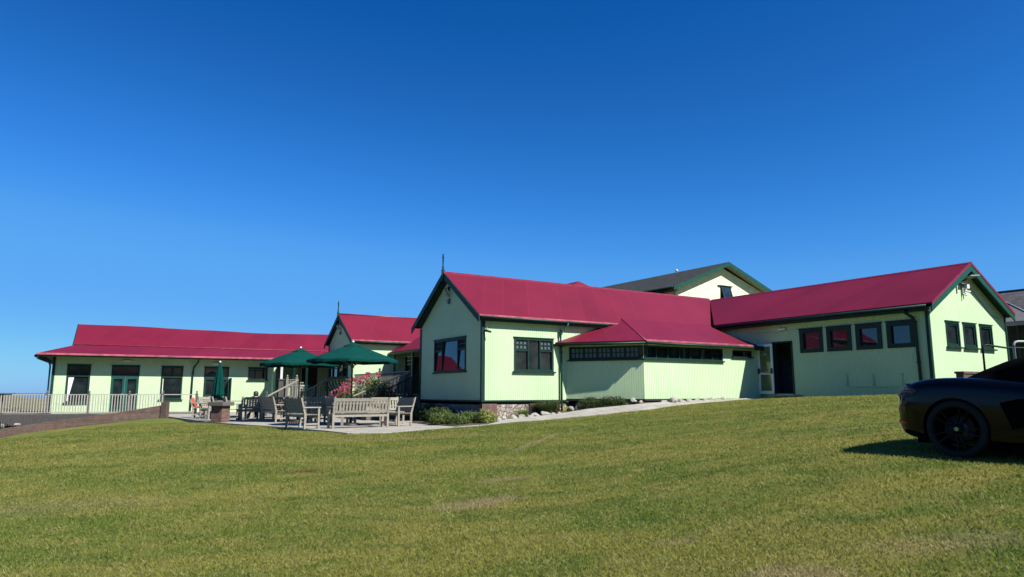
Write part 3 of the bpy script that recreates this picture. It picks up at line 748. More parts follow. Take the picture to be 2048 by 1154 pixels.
m.slab([(SRU, VC - .35, SRZ + .03), (SRU, 2.3, SRZ + .03), (SRU + .09, 2.3, sz(SRU - .09) + .012), (SRU + .09, VC - .35, sz(SRU - .09) + .012)], (0, 0, -.02)); m.build('ridge_cap', MT['redtrim'], club)
m = MB(M)
for a, b in (((UI - .32, SEZ), (SRU, SRZ + .02)), ((SRU, SRZ + .02), (17.14, SEZ - .03))):
    m.slab([(a[0], VC - .35, a[1] + .02), (b[0], VC - .35, b[1] + .02), (b[0], VC - .35, b[1] - .08), (a[0], VC - .35, a[1] - .08)], (0, .035, 0))
m.build('verge_flashing', MT['redtrim'], club)
barge(M, VC - .335, [(UI - .32, SEZ - .085), (SRU, SRZ - .075)], h=.21, ed=1, axis='u', mat='trim_l')
barge(M, VC - .335, [(SRU, SRZ - .075), (17.14, SEZ - .115)], h=.21, ed=1, axis='u', mat='trim_l')
m = MB(M); m.slab([(UI - .25, VC - .30, SEZ - .14), (SRU, VC - .30, SRZ - .12), (SRU, VC, SRZ - .12), (UI - .25, VC, SEZ - .14)], (0, 0, .02)); m.slab([(17.1, VC - .30, SEZ - .17), (SRU, VC - .30, SRZ - .12), (SRU, VC, SRZ - .12), (17.1, VC, SEZ - .17)], (0, 0, .02)); m.build('soffit', MT['trim'], club)
m = MB(M); m.box(UI - .27, UI - .23, VC - .15, -.35, SEZ - .26, SEZ - .055); m.tube([(UI - .34, VC - .15, SEZ - .10), (UI - .34, -.4, SEZ - .10)], .055, 8); m.build('gutter', MT['trim'], club)
m = MB(M); m.box(UI - .229, UI, VC - .12, -.2, SEZ - .24, SEZ - .22); m.build('soffit', MT['wall'], club)
downpipe(M, [(UI - .34, -8.50, 4.40), (UI - .33, -8.52, 4.28), (UI - .14, -8.68, 4.1), (UI - .09, -8.72, 3.95), (UI - .09, -8.74, 2.6), (UI - .09, -8.76, 1.3)], .05, mat='trim')
# dark doorway, room behind, open door leaf with push bar
m = MB(M)
m.quad((UI + 1.6, -2.2, 1.5), (UI + 1.6, -5, 1.5), (UI + 1.6, -5, 3.7), (UI + 1.6, -2.2, 3.7)); m.quad((UI + .1, -2.2, 3.7), (UI + 1.6, -2.2, 3.7), (UI + 1.6, -5, 3.7), (UI + .1, -5, 3.7))
m.quad((UI + .1, -2.2, 1.5), (UI + 1.6, -2.2, 1.5), (UI + 1.6, -2.2, 3.7), (UI + .1, -2.2, 3.7)); m.quad((UI + .1, -5, 1.5), (UI + 1.6, -5, 1.5), (UI + 1.6, -5, 3.7), (UI + .1, -5, 3.7)); m.quad((UI + .1, -2.2, 1.55), (UI + 1.6, -2.2, 1.55), (UI + 1.6, -5, 1.55), (UI + .1, -5, 1.55))
m.build('lobby', MT['lobby'], club)
m = MB(WF(M, S0, S1)); m.box(3.0, 3.06, -.1, .03, 1.53, 3.62); m.box(3.87, 3.93, -.1, .03, 1.53, 3.62); m.box(3.06, 3.87, -.1, .03, 3.56, 3.62); do = m.build('door_frame', MT['trim'], club)
m = MB(WF(M, S0, S1)); m.box(2.95, 4.2, -.1, .30, 1.47, 1.53); m.build('door_step', MT['paving'], club)
# leaf hinged on the left jamb, standing open towards the lawn
hx, hy = M.loc(*M(UI - .03, -3.06, 0)[:2])
dl = Frame(*M(UI - .07, -3.06, 0)[:2], 322)      # local x runs outward from the hinge
door = MB(dl)
DW, D0, D1 = .66, 1.56, 3.55
door.box(0, .09, 0, .05, D0, D1); door.box(DW - .09, DW, 0, .05, D0, D1); door.box(.09, DW - .09, .001, .049, D0, D0 + .12); door.box(.09, DW - .09, .001, .049, D1 - .1, D1); door.box(.09, DW - .09, .001, .049, 2.33, 2.44)
dr = door.build('door', MT['white'], club); tag(dr, 'white framed door standing open with black push bar')
q = MB(dl); q.box(.085, DW - .085, .018, .032, D0 + .12, 2.33); q.box(.085, DW - .085, .018, .032, 2.44, D1 - .1); q.build('door_panel', MT['doorpanel'], dr)
q = MB(dl)
for sy, s2 in ((-.001, -1), (.051, 1)):
    q.box(.03, .075, sy, sy + s2 * .06, 2.36, 2.58); q.box(DW - .075, DW - .03, sy, sy + s2 * .06, 2.36, 2.58)
    q.tube([(.05, sy + s2 * .055, 2.42), (.20, sy + s2 * .10, 2.40), (DW - .2, sy + s2 * .10, 2.42), (DW - .05, sy + s2 * .055, 2.54)], .014, 6)
q.build('push_bar', MT['black'], dr)
q = MB(dl); q.box(.26, .40, -.003, .016, 3.1, 3.2); q.box(.26, .40, .034, .053, 3.1, 3.2); q.build('door_notice', MT['grey'], dr)
# conduit on the shaded wall, brick plinth below the gable
m = MB(WF(M, S0, S1)); m.tube([(6.12, .03, 1.82), (9.05, .03, 1.82)], .022, 6)
for s_ in (6.12, 7.11, 8.11): m.tube([(s_, .03, 1.82), (s_, .03, 2.27)], .02, 6)
m.build('conduit', MT['wall'], club)
m = MB(WF(M, S0, S1)); m.tube([(2.0, .012, 4.05), (3.3, .012, 4.0), (4.3, .012, 4.07), (5.0, .012, 4.10), (7.4, .012, 4.12), (8.3, .012, 4.28)], .006, 5); m.build('cable', MT['wall'], club)
F_ = WF(M, S1, (17.12, VC)); m = MB(F_); m.tube([(2.9, .01, 5.35), (3.6, .012, 4.9), (4.3, .012, 4.4), (4.95, .012, 4.28)], .007, 5); m.build('cable', MT['redtrim'], club)

# --- centre block between the two gabled wings: verandah roof rising to a hipped ridge
CR = 8.4
m = MB(M); m.slab([(2.0, 4.9, 3.72), (2.0, 13.3, 3.72), (2.0, 22.6, 3.72), (CR, 22.6, 6.95), (CR, 5.35, 6.97), (3.9, 3.0, 4.68)], (0, 0, -.05)); m.build('roof', MT['roof_v'], club)
m = MB(M); m.slab([(CR, 5.35, 6.97), (3.9, 3.0, 4.68), (12.9, 3.0, 4.68)], (0, 0, -.05)); m.slab([(CR, 5.35, 6.97), (CR, 22.6, 6.95), (14, 22.6, 4.3), (14, 6, 4.3)], (0, 0, -.05)); m.build('roof', MT['roof_u'], club)
m = MB(M); m.slab([(1.98, 5.1, 3.70), (1.98, 13.34, 3.70), (1.98, 13.34, 3.56), (1.98, 5.1, 3.56)], (.03, 0, 0)); m.tube([(1.93, 5.15, 3.64), (1.93, 13.3, 3.64)], .05, 8)
m.build('gutter', MT['trim'], club)
wall(M, (4.2, 22.4), (4.2, 5.1), .8, 4.7, [(8.3, 9.2, 1.5, 3.4), (13.5, 14.5, 1.5, 3.3)], name='wall')
m = MB(M); m.box(4.22, 4.3, 7.5, 14.6, 1.4, 3.5); m.build('interior', MT['interior'], club)
def post(u, v, z0, z1, w=.09, mat='trim_l', fr=M, panel=0):
    m = MB(fr); m.box(u - w / 2, u + w / 2, v - w / 2, v + w / 2, z0, z1); o = m.build('verandah_post', MT[mat], club, .006)
    if panel:
        q = MB(fr)
        for i in range(4): q.box(u - .015, u + .015, v + w / 2 + .10 + i * .13, v + w / 2 + .13 + i * .13, z1 - .62, z1)
        for j in range(4): q.box(u - .016, u + .016, v + w / 2, v + .65, z1 - .62 + j * .2, z1 - .59 + j * .2)
        q.build('fretwork', MT[mat], o)
    return o
DZ = 1.52
for v, pn in ((12.9, 0), (10.6, 1), (8.6, 0)): post(2.1, v, DZ, 3.6, panel=pn)
m = MB(M)                                               # arched valance near the close wing
N_ = 10; arc = [(2.06, 8.6 - 3.2 * i / N_, 3.2 + .3 * math.sin(math.pi * i / N_)) for i in range(N_ + 1)]
m.slab([(2.06, 8.6, 3.6)] + arc + [(2.06, 5.4, 3.6)], (.05, 0, 0)); m.build('valance', MT['wall'], club)
m = MB(M); m.box(.05, 4.2, 5.15, 13.3, DZ - .12, DZ); m.box(.02, .06, 5.15, 13.3, .5, DZ - .001); m.build('verandah_floor', MT['deckwood'], club)

# --- second gabled wing
V2a, V2b, RV2 = 13.35, 17.30, 15.32
EZ2, RZ2 = 4.29, 5.80
wall(M, (0, V2b), (0, V2a), .6, 4.2, [(.12, 3.3, 2.40, 3.12)], top=[(V2b - RV2, 5.68)])
wall(M, (0, V2a), (4.9, V2a), .6, 4.25, [(2.9, 3.8, 1.55, 3.5)])
wall(M, (4.9, V2b), (0, V2b), .6, 4.25)
o = window(M, (0, V2b), (0, V2a), .12, 3.3, 2.40, 3.12, bars_v=(.75, 1.6, 2.45), bars_h=((.2, 3.2, 2.92),), sill=True); tag(o, 'wide shaded window in the second gable above the slatted trellis')
m = MB(M); m.box(.01, .1, V2a - .93 - 2.87, V2a - .93 - 2, 1.5, 1.6); 
roof_slab(M, (-.17, V2a - .25, EZ2), (4.0, V2a - .25, EZ2), (5.95, RV2, RZ2), (-.17, RV2, RZ2))
m = MB(M); m.slab([(-.17, RV2, RZ2), (5.95, RV2, RZ2), (4, V2b + .27, EZ2), (-.17, V2b + .27, EZ2)], (0, 0, -.05)); m.build('roof', MT['roof_u'], club)
m = MB(M); m.tube([(-.18, RV2, RZ2 + .01), (5.9, RV2, RZ2 + .01)], .045, 6); m.build('ridge_cap', MT['redtrim'], club)
barge(M, -.175, [(V2a - .28, EZ2 - .03), (RV2, RZ2)], h=.22); barge(M, -.175, [(RV2, RZ2), (V2b + .30, EZ2 - .03)], h=.22)
m = MB(M); m.slab([(-.15, V2a, 4.2), (0, V2a, 4.2), (0, RV2, 5.6), (-.15, RV2, 5.6)], (0, 0, .02)); m.slab([(-.15, V2b, 4.2), (0, V2b, 4.2), (0, RV2, 5.6), (-.15, RV2, 5.6)], (0, 0, .02)); m.build('soffit', MT['trim'], club)
finial(M, -.20, RV2, RZ2 + .02, .6)
m = MB(M); m.slab([(-.18, V2a - .28, EZ2 - .01), (3.6, V2a - .28, EZ2 - .01), (3.6, V2a - .24, EZ2 + .015), (-.18, V2a - .24, EZ2 + .015)], (0, 0, -.04)); m.build('eave_flashing', MT['eavetrim'], club)
m = MB(M); m.tube([(-.1, V2a - .28, EZ2 - .10), (3.4, V2a - .28, EZ2 - .10)], .05, 8); m.box(-.1, 3.6, V2a - .19, V2a - .15, EZ2 - .2, EZ2 - .05); m.build('gutter', MT['trim'], club)
m = MB(M); m.box(0, 4, V2a - .149, V2a, EZ2 - .14, EZ2 - .12); m.build('soffit', MT['wall'], club)
m = MB(M); m.box(-.03, -.001, V2a - .03, V2a + .08, .6, 4.2); m.build('corner_board', MT['trim_l'], club); m = MB(M); m.box(-.03, -.001, V2b - .08, V2b + .02, .6, 4.2); m.build('corner_board', MT['trim_l'], club)
# slanting trellis slats under the window ledge
m = MB(M); m.box(-.28, -.02, V2a + .2, V2b - .1, 2.26, 2.33); m.build('window_ledge', MT['trim_l'], club)
m = MB(M)
for i in range(7):
    v = V2a + .35 + i * .52
    m.bar((-.24, v, 2.26), (-.12, v + .0, 1.55), .03, .03); m.bar((-.26, v + .45, 2.26), (-.10, v + .02, 1.5), .035, .035)
m.build('trellis', MT['shadegreen'], club)

# --- porch between second wing and far wing
PF = 1.35
X1 = lambda px, Y: ((px - 1024) / 1405 * Y, Y)
m = MB(); m.slab([(*X1(558, 36.3), PF), (*X1(654, 36.6), PF), (*X1(668, 42), PF), (*X1(558, 42), PF)], (0, 0, -.12)); m.build('porch_floor', MT['deckwood'], club)
m = MB(); m.slab([(*X1(592, 36.45), PF - .13), (*X1(612, 36.5), PF - .13), (*X1(612, 36.5), .5), (*X1(592, 36.45), .5)], (0, .06, 0)); m.slab([(*X1(612, 36.9), PF - .13), (*X1(656, 37.0), PF - .13), (*X1(656, 37.0), .5), (*X1(612, 36.9), .5)], (0, .06, 0)); m.build('wall', MT['wall'], club)
PX = lambda px, Y: ((px - 1024) / 1405 * Y, Y)
for px, mt in ((561.5, 'white'), (587, 'trim'), (612, 'trim')):  # green posts take the darker paint: porch shade put into the colour
    x_, y_ = PX(px, 37.6); m = MB(); m.box(x_ - .05, x_ + .05, y_ - .05, y_ + .05, PF, 3.5); m.build('verandah_post', MT[mt], club, .006)
m = MB(); m.slab([(*PX(560, 37.3), 3.52), (*PX(668, 37.9), 3.52), (*PX(676, 42), 3.75), (*PX(566, 42.2), 3.75)], (0, 0, .08)); m.build('roof', MT['roof_u'], club)

# --- far left wing with dutch-gabled roof
LB = .53
lw = [(.64, 1.70, 1.10, 3.08, 'w'), (2.68, 4.01, .56, 3.07, 'd'), (5.09, 6.17, 1.25, 3.06, 'w'), (7.28, 8.58, .56, 3.06, 'd'), (9.65, 10.72, 2.36, 3.07, 's')]
wall(L, (0, 0), (10.95, 0), LB - .3, 3.66, [w_[:4] for w_ in lw])
wall(L, (0, 7.5), (0, 0), LB - .3, 3.66)
for (a, b, c_, d_, k) in lw:
    if k == 'w':
        o = window(L, (0, 0), (10.95, 0), a, b, c_, d_, bars_v=(), bars_h=((a + .08, b - .08, d_ - .58),), fw=.08, muntin=.09, parent=club)
        q = MB(WF(L, (0, 0), (10.95, 0))); q.box((a + b) / 2 - .06, (a + b) / 2 + .06, -.07, .012, d_ - .535, d_ - .08); q.build('mullion', MT['trim'], o)
        q = MB(WF(L, (0, 0), (10.95, 0))); q.hexa([(a + .09, -.048, c_ + .08), (a + .13, -.048, c_ + .08), (a + .13, -.03, c_ + .08), (a + .09, -.03, c_ + .08), (a + .09, -.048, d_ - .64), (a + (.34 if a < 3 else .12), -.048, d_ - .64), (a + (.34 if a < 3 else .12), -.03, d_ - .64), (a + .09, -.03, d_ - .64)]); q.build('curtain', MT['white'], o)
    elif k == 's': window(L, (0, 0), (10.95, 0), a, b, c_, d_, bars_h=((a + .08, b - .08, d_ - .16),), fw=.06)
    else:
        o = window(L, (0, 0), (10.95, 0), a, b, d_ - .60, d_, fw=.06, sill=False, name='transom_window')
        Fq = WF(L, (0, 0), (10.95, 0)); mid = (a + b) / 2
        dmat = 'trim_l' if a < 5 else 'trim'
        for x0, x1 in ((a + .0, mid - .005), (mid + .005, b - .0)):
            q = MB(Fq); zt = d_ - .605
            q.box(x0, x0 + .12, -.09, .01, c_, zt); q.box(x1 - .12, x1, -.09, .01, c_, zt); q.box(x0 + .12, x1 - .12, -.088, .008, c_, c_ + .2); q.box(x0 + .12, x1 - .12, -.088, .008, zt - .12, zt); q.box(x0 + .12, x1 - .12, -.088, .008, c_ + .85, c_ + .95)
            dd = q.build('door', MT[dmat], club); q = MB(Fq); q.box(x0 + .1, x1 - .1, -.06, -.05, c_ + .1, zt - .05); q.build('pane', MT['glass'], dd)
            q = MB(Fq); q.tube([(x1 - .06, .01, c_ + 1.0), (x1 - .06, .05, c_ + 1.0), (x1 - .14, .05, c_ + 1.0)], .01, 6); q.build('handle', MT['galv'], dd)
# screen leaf standing beside the second door
m = MB(L); m.box(8.62, 8.68, -.75, -.02, .56, 2.45); sc_ = m.build('door', MT['trim'], club)
wall(L, (10.95, 0), (10.951, 1.6), .3, 3.66) if False else None
wall(L, (10.96, 1.6), (17.5, 1.6), .3, 4.1, [(2.1, 3.1, 1.35, 3.4)])
wall(L, (10.95, .0), (10.95, -.80), .3, 3.5, name='wall')
wall(L, (10.95, -.80), (11.08, -.80), .3, 3.5, name='wall')
x_a, y_a = (574 - 1024) / 1405 * 38.3, 38.3; m = MB(); m.box(x_a, (614 - 1024) / 1405 * 38.3, 38.3, 38.42, .5, 1.97); m.build('sunlit_wall_panel', MT['wall'], club); m = MB(); m.box(x_a, (615 - 1024) / 1405 * 38.3, 38.26, 38.46, 1.971, 2.03); m.build('coping', MT['white'], club)  # panel and cap added for the sunlit lower part of the back wall
m = MB(L); m.box(12.9, 14.2, 1.75, 1.8, 1.2, 3.6); m.build('interior', MT['interior'], club)
m = MB(L); m.box(-.035, -.001, -.035, .08, LB, 3.6); m.box(0, .09, -.035, -.001, LB, 3.6); m.box(-.034, -.002, 2, 7, LB, 1.0); m.build('corner_board', MT['trim'], club)
LE, LC, LR = 3.62, 4.22, 5.56
m = MB(L); m.slab([(-.66, -.85, LE), (17.5, -.85, LE), (17.5, 1.4, LC), (.85, 1.4, LC)], (0, 0, -.05)); m.slab([(-.66, 8.6, LE), (-.66, -.85, LE), (.85, 1.4, LC), (.85, 6.6, LC)], (0, 0, -.05)); m.build('roof', MT['roof_u'], club)
# upper roof sags slightly along its length
m = MB(L); NS = 14
for i in range(NS):
    u0, u1 = .72 + (17.5 - .72) * i / NS, .72 + (17.5 - .72) * (i + 1) / NS
    def sg(u): return LR - .07 * math.sin(min(u, 16) / 16 * math.pi) * (1 + .25 * math.sin(u * 1.3)) + .05 * math.sin(u * .4)
    m.quad((u0, 1.35, LC + .015), (u1, 1.35, LC + .015), (u1, 4.0, sg(u1)), (u0, 4.0, sg(u0))); m.quad((u0, 4.0, sg(u0)), (u1, 4.0, sg(u1)), (u1, 6.65, LC), (u0, 6.65, LC))
m.build('roof', MT['roof_u'], club)
m = MB(L); m.tube([(.74, 1.345, LC + .02), (17.4, 1.345, LC + .02)], .014, 6); m.build('crease_flashing', MT['eavetrim'], club)
m = MB(L); m.slab([(.74, 1.35, LC - .02), (.74, 4.0, LR - .05), (.74, 6.65, LC - .02)], (.04, 0, 0)); m.build('gable_board', MT['trim'], club)
m = MB(L); m.slab([(.68, 1.3, LC), (.68, 4.0, LR + .02), (.68, 4.0, LR - .14), (.68, 1.3, LC - .06)], (.05, 0, 0)); m.build('bargeboard', MT['trim'], club)
m = MB(L); m.slab([(-.70, -.89, LE - .02), (12.5, -.89, LE - .02), (12.5, -.83, LE + .02), (-.66, -.83, LE + .02)], (0, 0, -.06)); m.build('eave_flashing', MT['eavetrim'], club)
m = MB(L); m.box(-.66, -.60, -.83, 8.5, LE - .30, LE - .05); m.box(-.599, 13.4, -.83, -.80, LE - .16, LE - .06); m.tube([(-.70, -.80, LE - .14), (-.70, 8, LE - .14)], .09, 8); m.build('gutter', MT['trim'], club)
m = MB(L); m.box(-.59, 13.4, -.79, 0, LE - .13, LE - .115); m.box(-.59, -.001, .001, 8, LE - .13, LE - .116); m.build('soffit', MT['trim'], club)
m = MB(L); m.tube([(5.15 + 1.75, -.60, 3.45), (6.87, -.45, 3.3), (6.72, -.1, 3.05), (6.68, -.07, 2.8), (6.66, -.07, .6)], .045, 8); m.build('downpipe', MT['trim'], club)
m = MB(L); m.tube([(-.35, -.55, 3.42), (-.2, -.3, 3.3), (-.12, -.1, 3.0), (-.12, -.06, .6)], .045, 8); m.build('downpipe', MT['trim'], club)

# ------------------------------------------------------------------ lamps and cameras on the walls
def bulkhead(fr, a, b, s, z, label, w_=.34):
    F = WF(fr, a, b); p = F(s, .0, z); t = thing('bulkhead_lamp', label, 'wall lamp', tuple(p), 0, 'white strip lamps on the clubhouse walls')
    m = MB(F); m.box(s - w_ / 2, s + w_ / 2, .0, .05, z - .03, z + .03); m.build('lamp_base', MT['grey'], t)
    m = MB(F); m.box(s - w_ / 2 + .01, s + w_ / 2 - .01, .05, .10, z - .045, z + .035); m.build('diffuser', MT['white'], t, .012)
bulkhead(M, S0, S1, 3.52, 4.10, 'white strip lamp on the shaded wall above the open door', .36)
bulkhead(M, P2, (UI, VF), .32, 3.37, 'white strip lamp under the lean-to gutter at its corner', .34)
bulkhead(L, (0, 0), (10.95, 0), 3.38, 3.33, 'white strip lamp above the double doors of the far wing', .38)
bulkhead(L, (0, 0), (10.95, 0), 7.86, 3.27, 'white strip lamp above the far wing doors behind the closed parasol', .34)
def flood(fr, a, b, s, z, label, sc=1., cams=False):
    F = WF(fr, a, b); t = thing('floodlight', label, 'floodlight', tuple(F(s, 0, z)), 0, 'floodlights under the gables')
    m = MB(F); m.box(s - .03 * sc, s + .03 * sc, 0, .08 * sc, z + .12 * sc, z + .28 * sc); m.tube([(s, .06 * sc, z + .2 * sc), (s, .16 * sc, z + .22 * sc), (s, .2 * sc, z + .1 * sc)], .018 * sc, 6); m.build('bracket', MT['black'], t)
    m = MB(F); m.hexa([(s - .12 * sc, .08 * sc, z - .13 * sc), (s + .12 * sc, .08 * sc, z - .13 * sc), (s + .12 * sc, .2 * sc, z + .11 * sc), (s - .12 * sc, .2 * sc, z + .11 * sc), (s - .11 * sc, .13 * sc, z - .16 * sc), (s + .11 * sc, .13 * sc, z - .16 * sc), (s + .11 * sc, .27 * sc, z + .08 * sc), (s - .11 * sc, .27 * sc, z + .08 * sc)]); m.build('lamp_head', MT['grey'], t, .01)
    m = MB(F); m.box(s - .08 * sc, s + .06 * sc, .01, .09 * sc, z - .42 * sc, z - .24 * sc); m.box(s - .1 * sc, s + .1 * sc, .0, .03, z - .24 * sc, z - .21 * sc); m.build('sensor_box', MT['frost'], t)
flood(M, A0, A1, 2.55, 5.38, 'grey floodlight and sensor box high on the shaded near gable', .95)
flood(M, (0, V2b), (0, V2a), 1.95, 5.10, 'grey floodlight high on the second gable behind the parasols', .95)
def rcam(fr, a, b, s, z, label, name='security_camera', cat='security camera', sc=1.):
    F = WF(fr, a, b); t = thing(name, label, cat, tuple(F(s, 0, z)), 0, 'cameras on the clubhouse')
    m = MB(F); m.lathe((s, .03 * sc, z), [(.045 * sc, -.03 * sc), (.045 * sc, .0)], 10, 'y'); m.tube([(s, .02, z), (s, .12 * sc, z), (s, .13 * sc, z - .08 * sc)], .016 * sc, 6); m.build('bracket', MT['grey'], t)
    m = MB(F); m.tube([(s - .05 * sc, .06 * sc, z - .09 * sc), (s + .08 * sc, .26 * sc, z - .15 * sc)], .042 * sc, 10); m.build('camera_body', MT['black'], t)
rcam(M, A1, (5, 0), .12, 3.86, 'small dark camera at the near corner below the eave')
FG = (S1, (17.12, VC))
t = thing('floodlight', 'wide dark floodlight tucked under the peak of the right gable', 'floodlight', tuple(M(14.35, VC - .1, 5.6)), 0, 'floodlights under the gables')
F_ = WF(M, *FG); m = MB(F_); m.hexa([(2.25, .10, 5.52), (2.85, .10, 5.56), (2.9, .42, 5.66), (2.3, .40, 5.60), (2.25, .10, 5.56), (2.85, .10, 5.60), (2.9, .42, 5.70), (2.3, .40, 5.64)]); m.build('lamp_head', MT['grey'], t, .01)
m = MB(F_); m.tube([(2.45, .0, 5.5), (2.45, .12, 5.5), (2.5, .18, 5.56)], .025, 6); m.build('bracket', MT['black'], t)
t = thing('security_camera', 'cluster of small white cameras just below the right gable floodlight', 'security camera', tuple(M(14.3, VC - .1, 5.3)), 0, 'cameras on the clubhouse')
m = MB(F_); m.box(2.36, 2.43, 0, .06, 4.98, 5.52); m.build('bracket', MT['grey'], t)
m = MB(F_); m.box(2.5, 2.66, .0, .16, 5.22, 5.38); m.tube([(2.5, .05, 5.13), (2.6, .2, 5.09)], .035, 8); m.tube([(2.4, .05, 5.02), (2.42, .16, 4.95)], .03, 8); m.box(2.48, 2.72, .0, .05, 5.06, 5.09); m.build('camera_body', MT['white'], t, .006)
m = MB(F_); m.tube([(2.08, .04, 5.38), (2.16, .24, 5.30)], .05, 8); m.tube([(2.12, .02, 5.38), (2.38, .03, 5.36)], .02, 6); m.build('camera_housing', MT['black'], t)
m = MB(F_)

# ------------------------------------------------------------------ building with grey roof behind, slate roofed shelter
H = Frame(*M(20.17, 10.6, 0)[:2], 57.9)
t = thing('rendered_building', 'taller cream rendered building with dark grey gabled roof behind the clubhouse', 'building', tuple(H(0, 0, 1.3)), R(H.rz))
HA, HZ, HE = 4.62, 10.15, 8.25
wall(H, (0, 0), (9.6, 0), 1.3, 8.25, [(4.28, 5.20, 7.2, 8.62 if False else 8.2)], mat='render', parent=t, top=[(4.62, 9.95)])
wall(H, (0, 16), (0, 0), 1.3, 8.2, [(13.0, 15.1, 6.9, 8.0)], mat='render', parent=t)
wall(H, (9.6, 0), (9.6, 16), 1.3, 8.2, mat='render', parent=t)
# the gable window reaches above the eave line, so it sits on the wall face
m = MB(H); m.box(4.25, 5.22, -.05, .0, 7.15, 8.72); wo = m.build('window', MT['trim'], t)
m = MB(H); m.box(4.30, 5.17, -.056, -.05, 7.2, 8.66); m.build('window_void', MT['interior'], wo)
m = MB(H); m.slab([(4.32, -.06, 8.64), (5.15, -.06, 8.64), (5.15, -.42, 7.35), (4.32, -.42, 7.35)], (0, .03, .0)); m.build('pane', MT['glass'], wo)
m = MB(H); m.bar((4.31, -.06, 8.66), (4.31, -.44, 7.3), .05, .05); m.bar((5.16, -.06, 8.66), (5.16, -.44, 7.3), .05, .05); m.bar((4.31, -.44, 7.3), (5.16, -.44, 7.3), .05, .05); m.box(4.0, 5.4, -.1, -.0, 8.72, 8.78); m.build('sash', MT['trim'], wo)
m = MB(H); m.slab([(-.62, -.55, HE + .02), (-.62, 16.5, HE + .02), (HA, 16.5, HZ + .18), (HA, -.55, HZ + .18)], (0, 0, -.09)); m.slab([(HA, -.55, HZ + .18), (HA, 16.5, HZ + .18), (10.3, 16.5, HE - .05), (10.3, -.55, HE - .05)], (0, 0, -.09)); m.build('roof', MT['greyroof'], t)
barge(H, -.56, [(-.62, HE - .02), (HA, HZ + .14)], h=.22, ed=1, axis='u', mat='trim_l', parent=t); barge(H, -.56, [(HA, HZ + .14), (10.3, HE - .1)], h=.22, ed=1, axis='u', mat='trim_l', parent=t)
m = MB(H); m.slab([(-.5, -.5, HE - .14), (HA, -.5, HZ - .02), (HA, 0, HZ - .02), (-.5, 0, HE - .14)], (0, 0, .02)); m.slab([(10.1, -.5, HE - .2), (HA, -.5, HZ - .02), (HA, 0, HZ - .02), (10.1, 0, HE - .2)], (0, 0, .02)); m.build('soffit', MT['grey'], t)
m = MB(H); m.box(-.6, -.001, -.4, 16.2, HE - .2, HE - .17); m.tube([(-.66, -.5, HE - .04), (-.66, 16.4, HE - .04)], .07, 8); m.build('gutter', MT['trim'], t)
window(H, (0, 16), (0, 0), 13.0, 15.1, 6.9, 8.0, bars_v=(14.05,), parent=t, sill=False, head=False)
m = MB(H); m.tube([(-.6, .9, 8.15), (-.3, .9, 7.9), (-.08, .9, 7.6), (-.08, .9, 2)], .05, 8); m.build('downpipe', MT['trim'], t)
m = MB(H); m.box(7.1, 7.25, -.1, -.001, 8.62, 8.78); m.build('sensor_box', MT['white'], t)
m = MB(H); m.lathe((HA, 4.3, HZ + .15), [(.05, 0), (.05, .1), (.12, .14), (.12, .2), (.02, .24)], 8); m.build('roof_vent', MT['white'], t)

SL = M
t = thing('slate_roofed_shelter', 'dark timber building with a slate roof right of the clubhouse gable', 'building', tuple(M(19.4, -8, 1.6)), R(M.rz))
rz_ = lambda u: 5.93 - (22 - u) * .55
m = MB(M); m.slab([(22, -5, rz_(22)), (22, -16, rz_(22)), (19.2, -16, rz_(19.2)), (19.2, -9.45, rz_(19.2)), (21.95, -6.6, rz_(21.95)), (21.95, -5, rz_(21.95))], (0, 0, -.08)); m.build('roof', MT['slate'], t)
m = MB(M); m.slab([(21.94, -5, rz_(21.94)), (21.94, -6.6, rz_(21.94)), (19.2, -9.44, rz_(19.2)), (19.2, -5, rz_(19.2))], (0, 0, -.08)); o = m.build('roof', MT['slatelight'], t)  # the other slope, built in the same plane in a lighter grey
m = MB(M); m.slab([(22, -5, 5.93), (22, -16, 5.93), (25, -16, 4.3), (25, -5, 4.3)], (0, 0, -.08)); m.build('roof', MT['slate'], t)
m = MB(M); m.tube([(22, -5, 5.95), (22, -16, 5.95)], .05, 6); m.build('ridge_cap', MT['black'], t)
m = MB(M); m.tube([(21.95, -6.6, rz_(21.95) + .02), (19.2, -9.45, rz_(19.2) + .02)], .022, 6); m.build('valley_flashing', MT['galv'], t)
m = MB(M); m.box(19.16, 19.2, -16, -5, rz_(19.2) - .17, rz_(19.2) - .03); m.build('fascia', MT['grey'], t)
m = MB(M); m.box(19.8, 24.8, -15.8, -5.1, 1.5, 4.35); m.build('wall', MT['interior'], t)
for v in (-6.2, -8.6, -11.2, -14): m = MB(M); m.box(19.3, 19.38, v - .04, v + .04, 1.5, rz_(19.2) - .1); m.build('post', MT['trim'], t)
m = MB(M); m.tube([(19.3, -15, 3.35), (19.3, -5.5, 3.35)], .02, 6); m.build('cross_rail', MT['grey'], t)

# low brick wall in front of the right gable
t = thing('brick_wall', 'low brown brick wall in front of the right gable behind the car', 'wall', tuple(M(12.5, VC - .9, 1.5)), R(M.rz))
m = MB(M); m.box(11.55, 17.5, VC - 1.0, VC - .78, 1.35, 2.2); m.build('wall_body', MT['brickdark'], t); m = MB(M); m.box(11.52, 17.53, VC - 1.03, VC - .75, 2.201, 2.27); m.build('coping', MT['brickdark'], t)
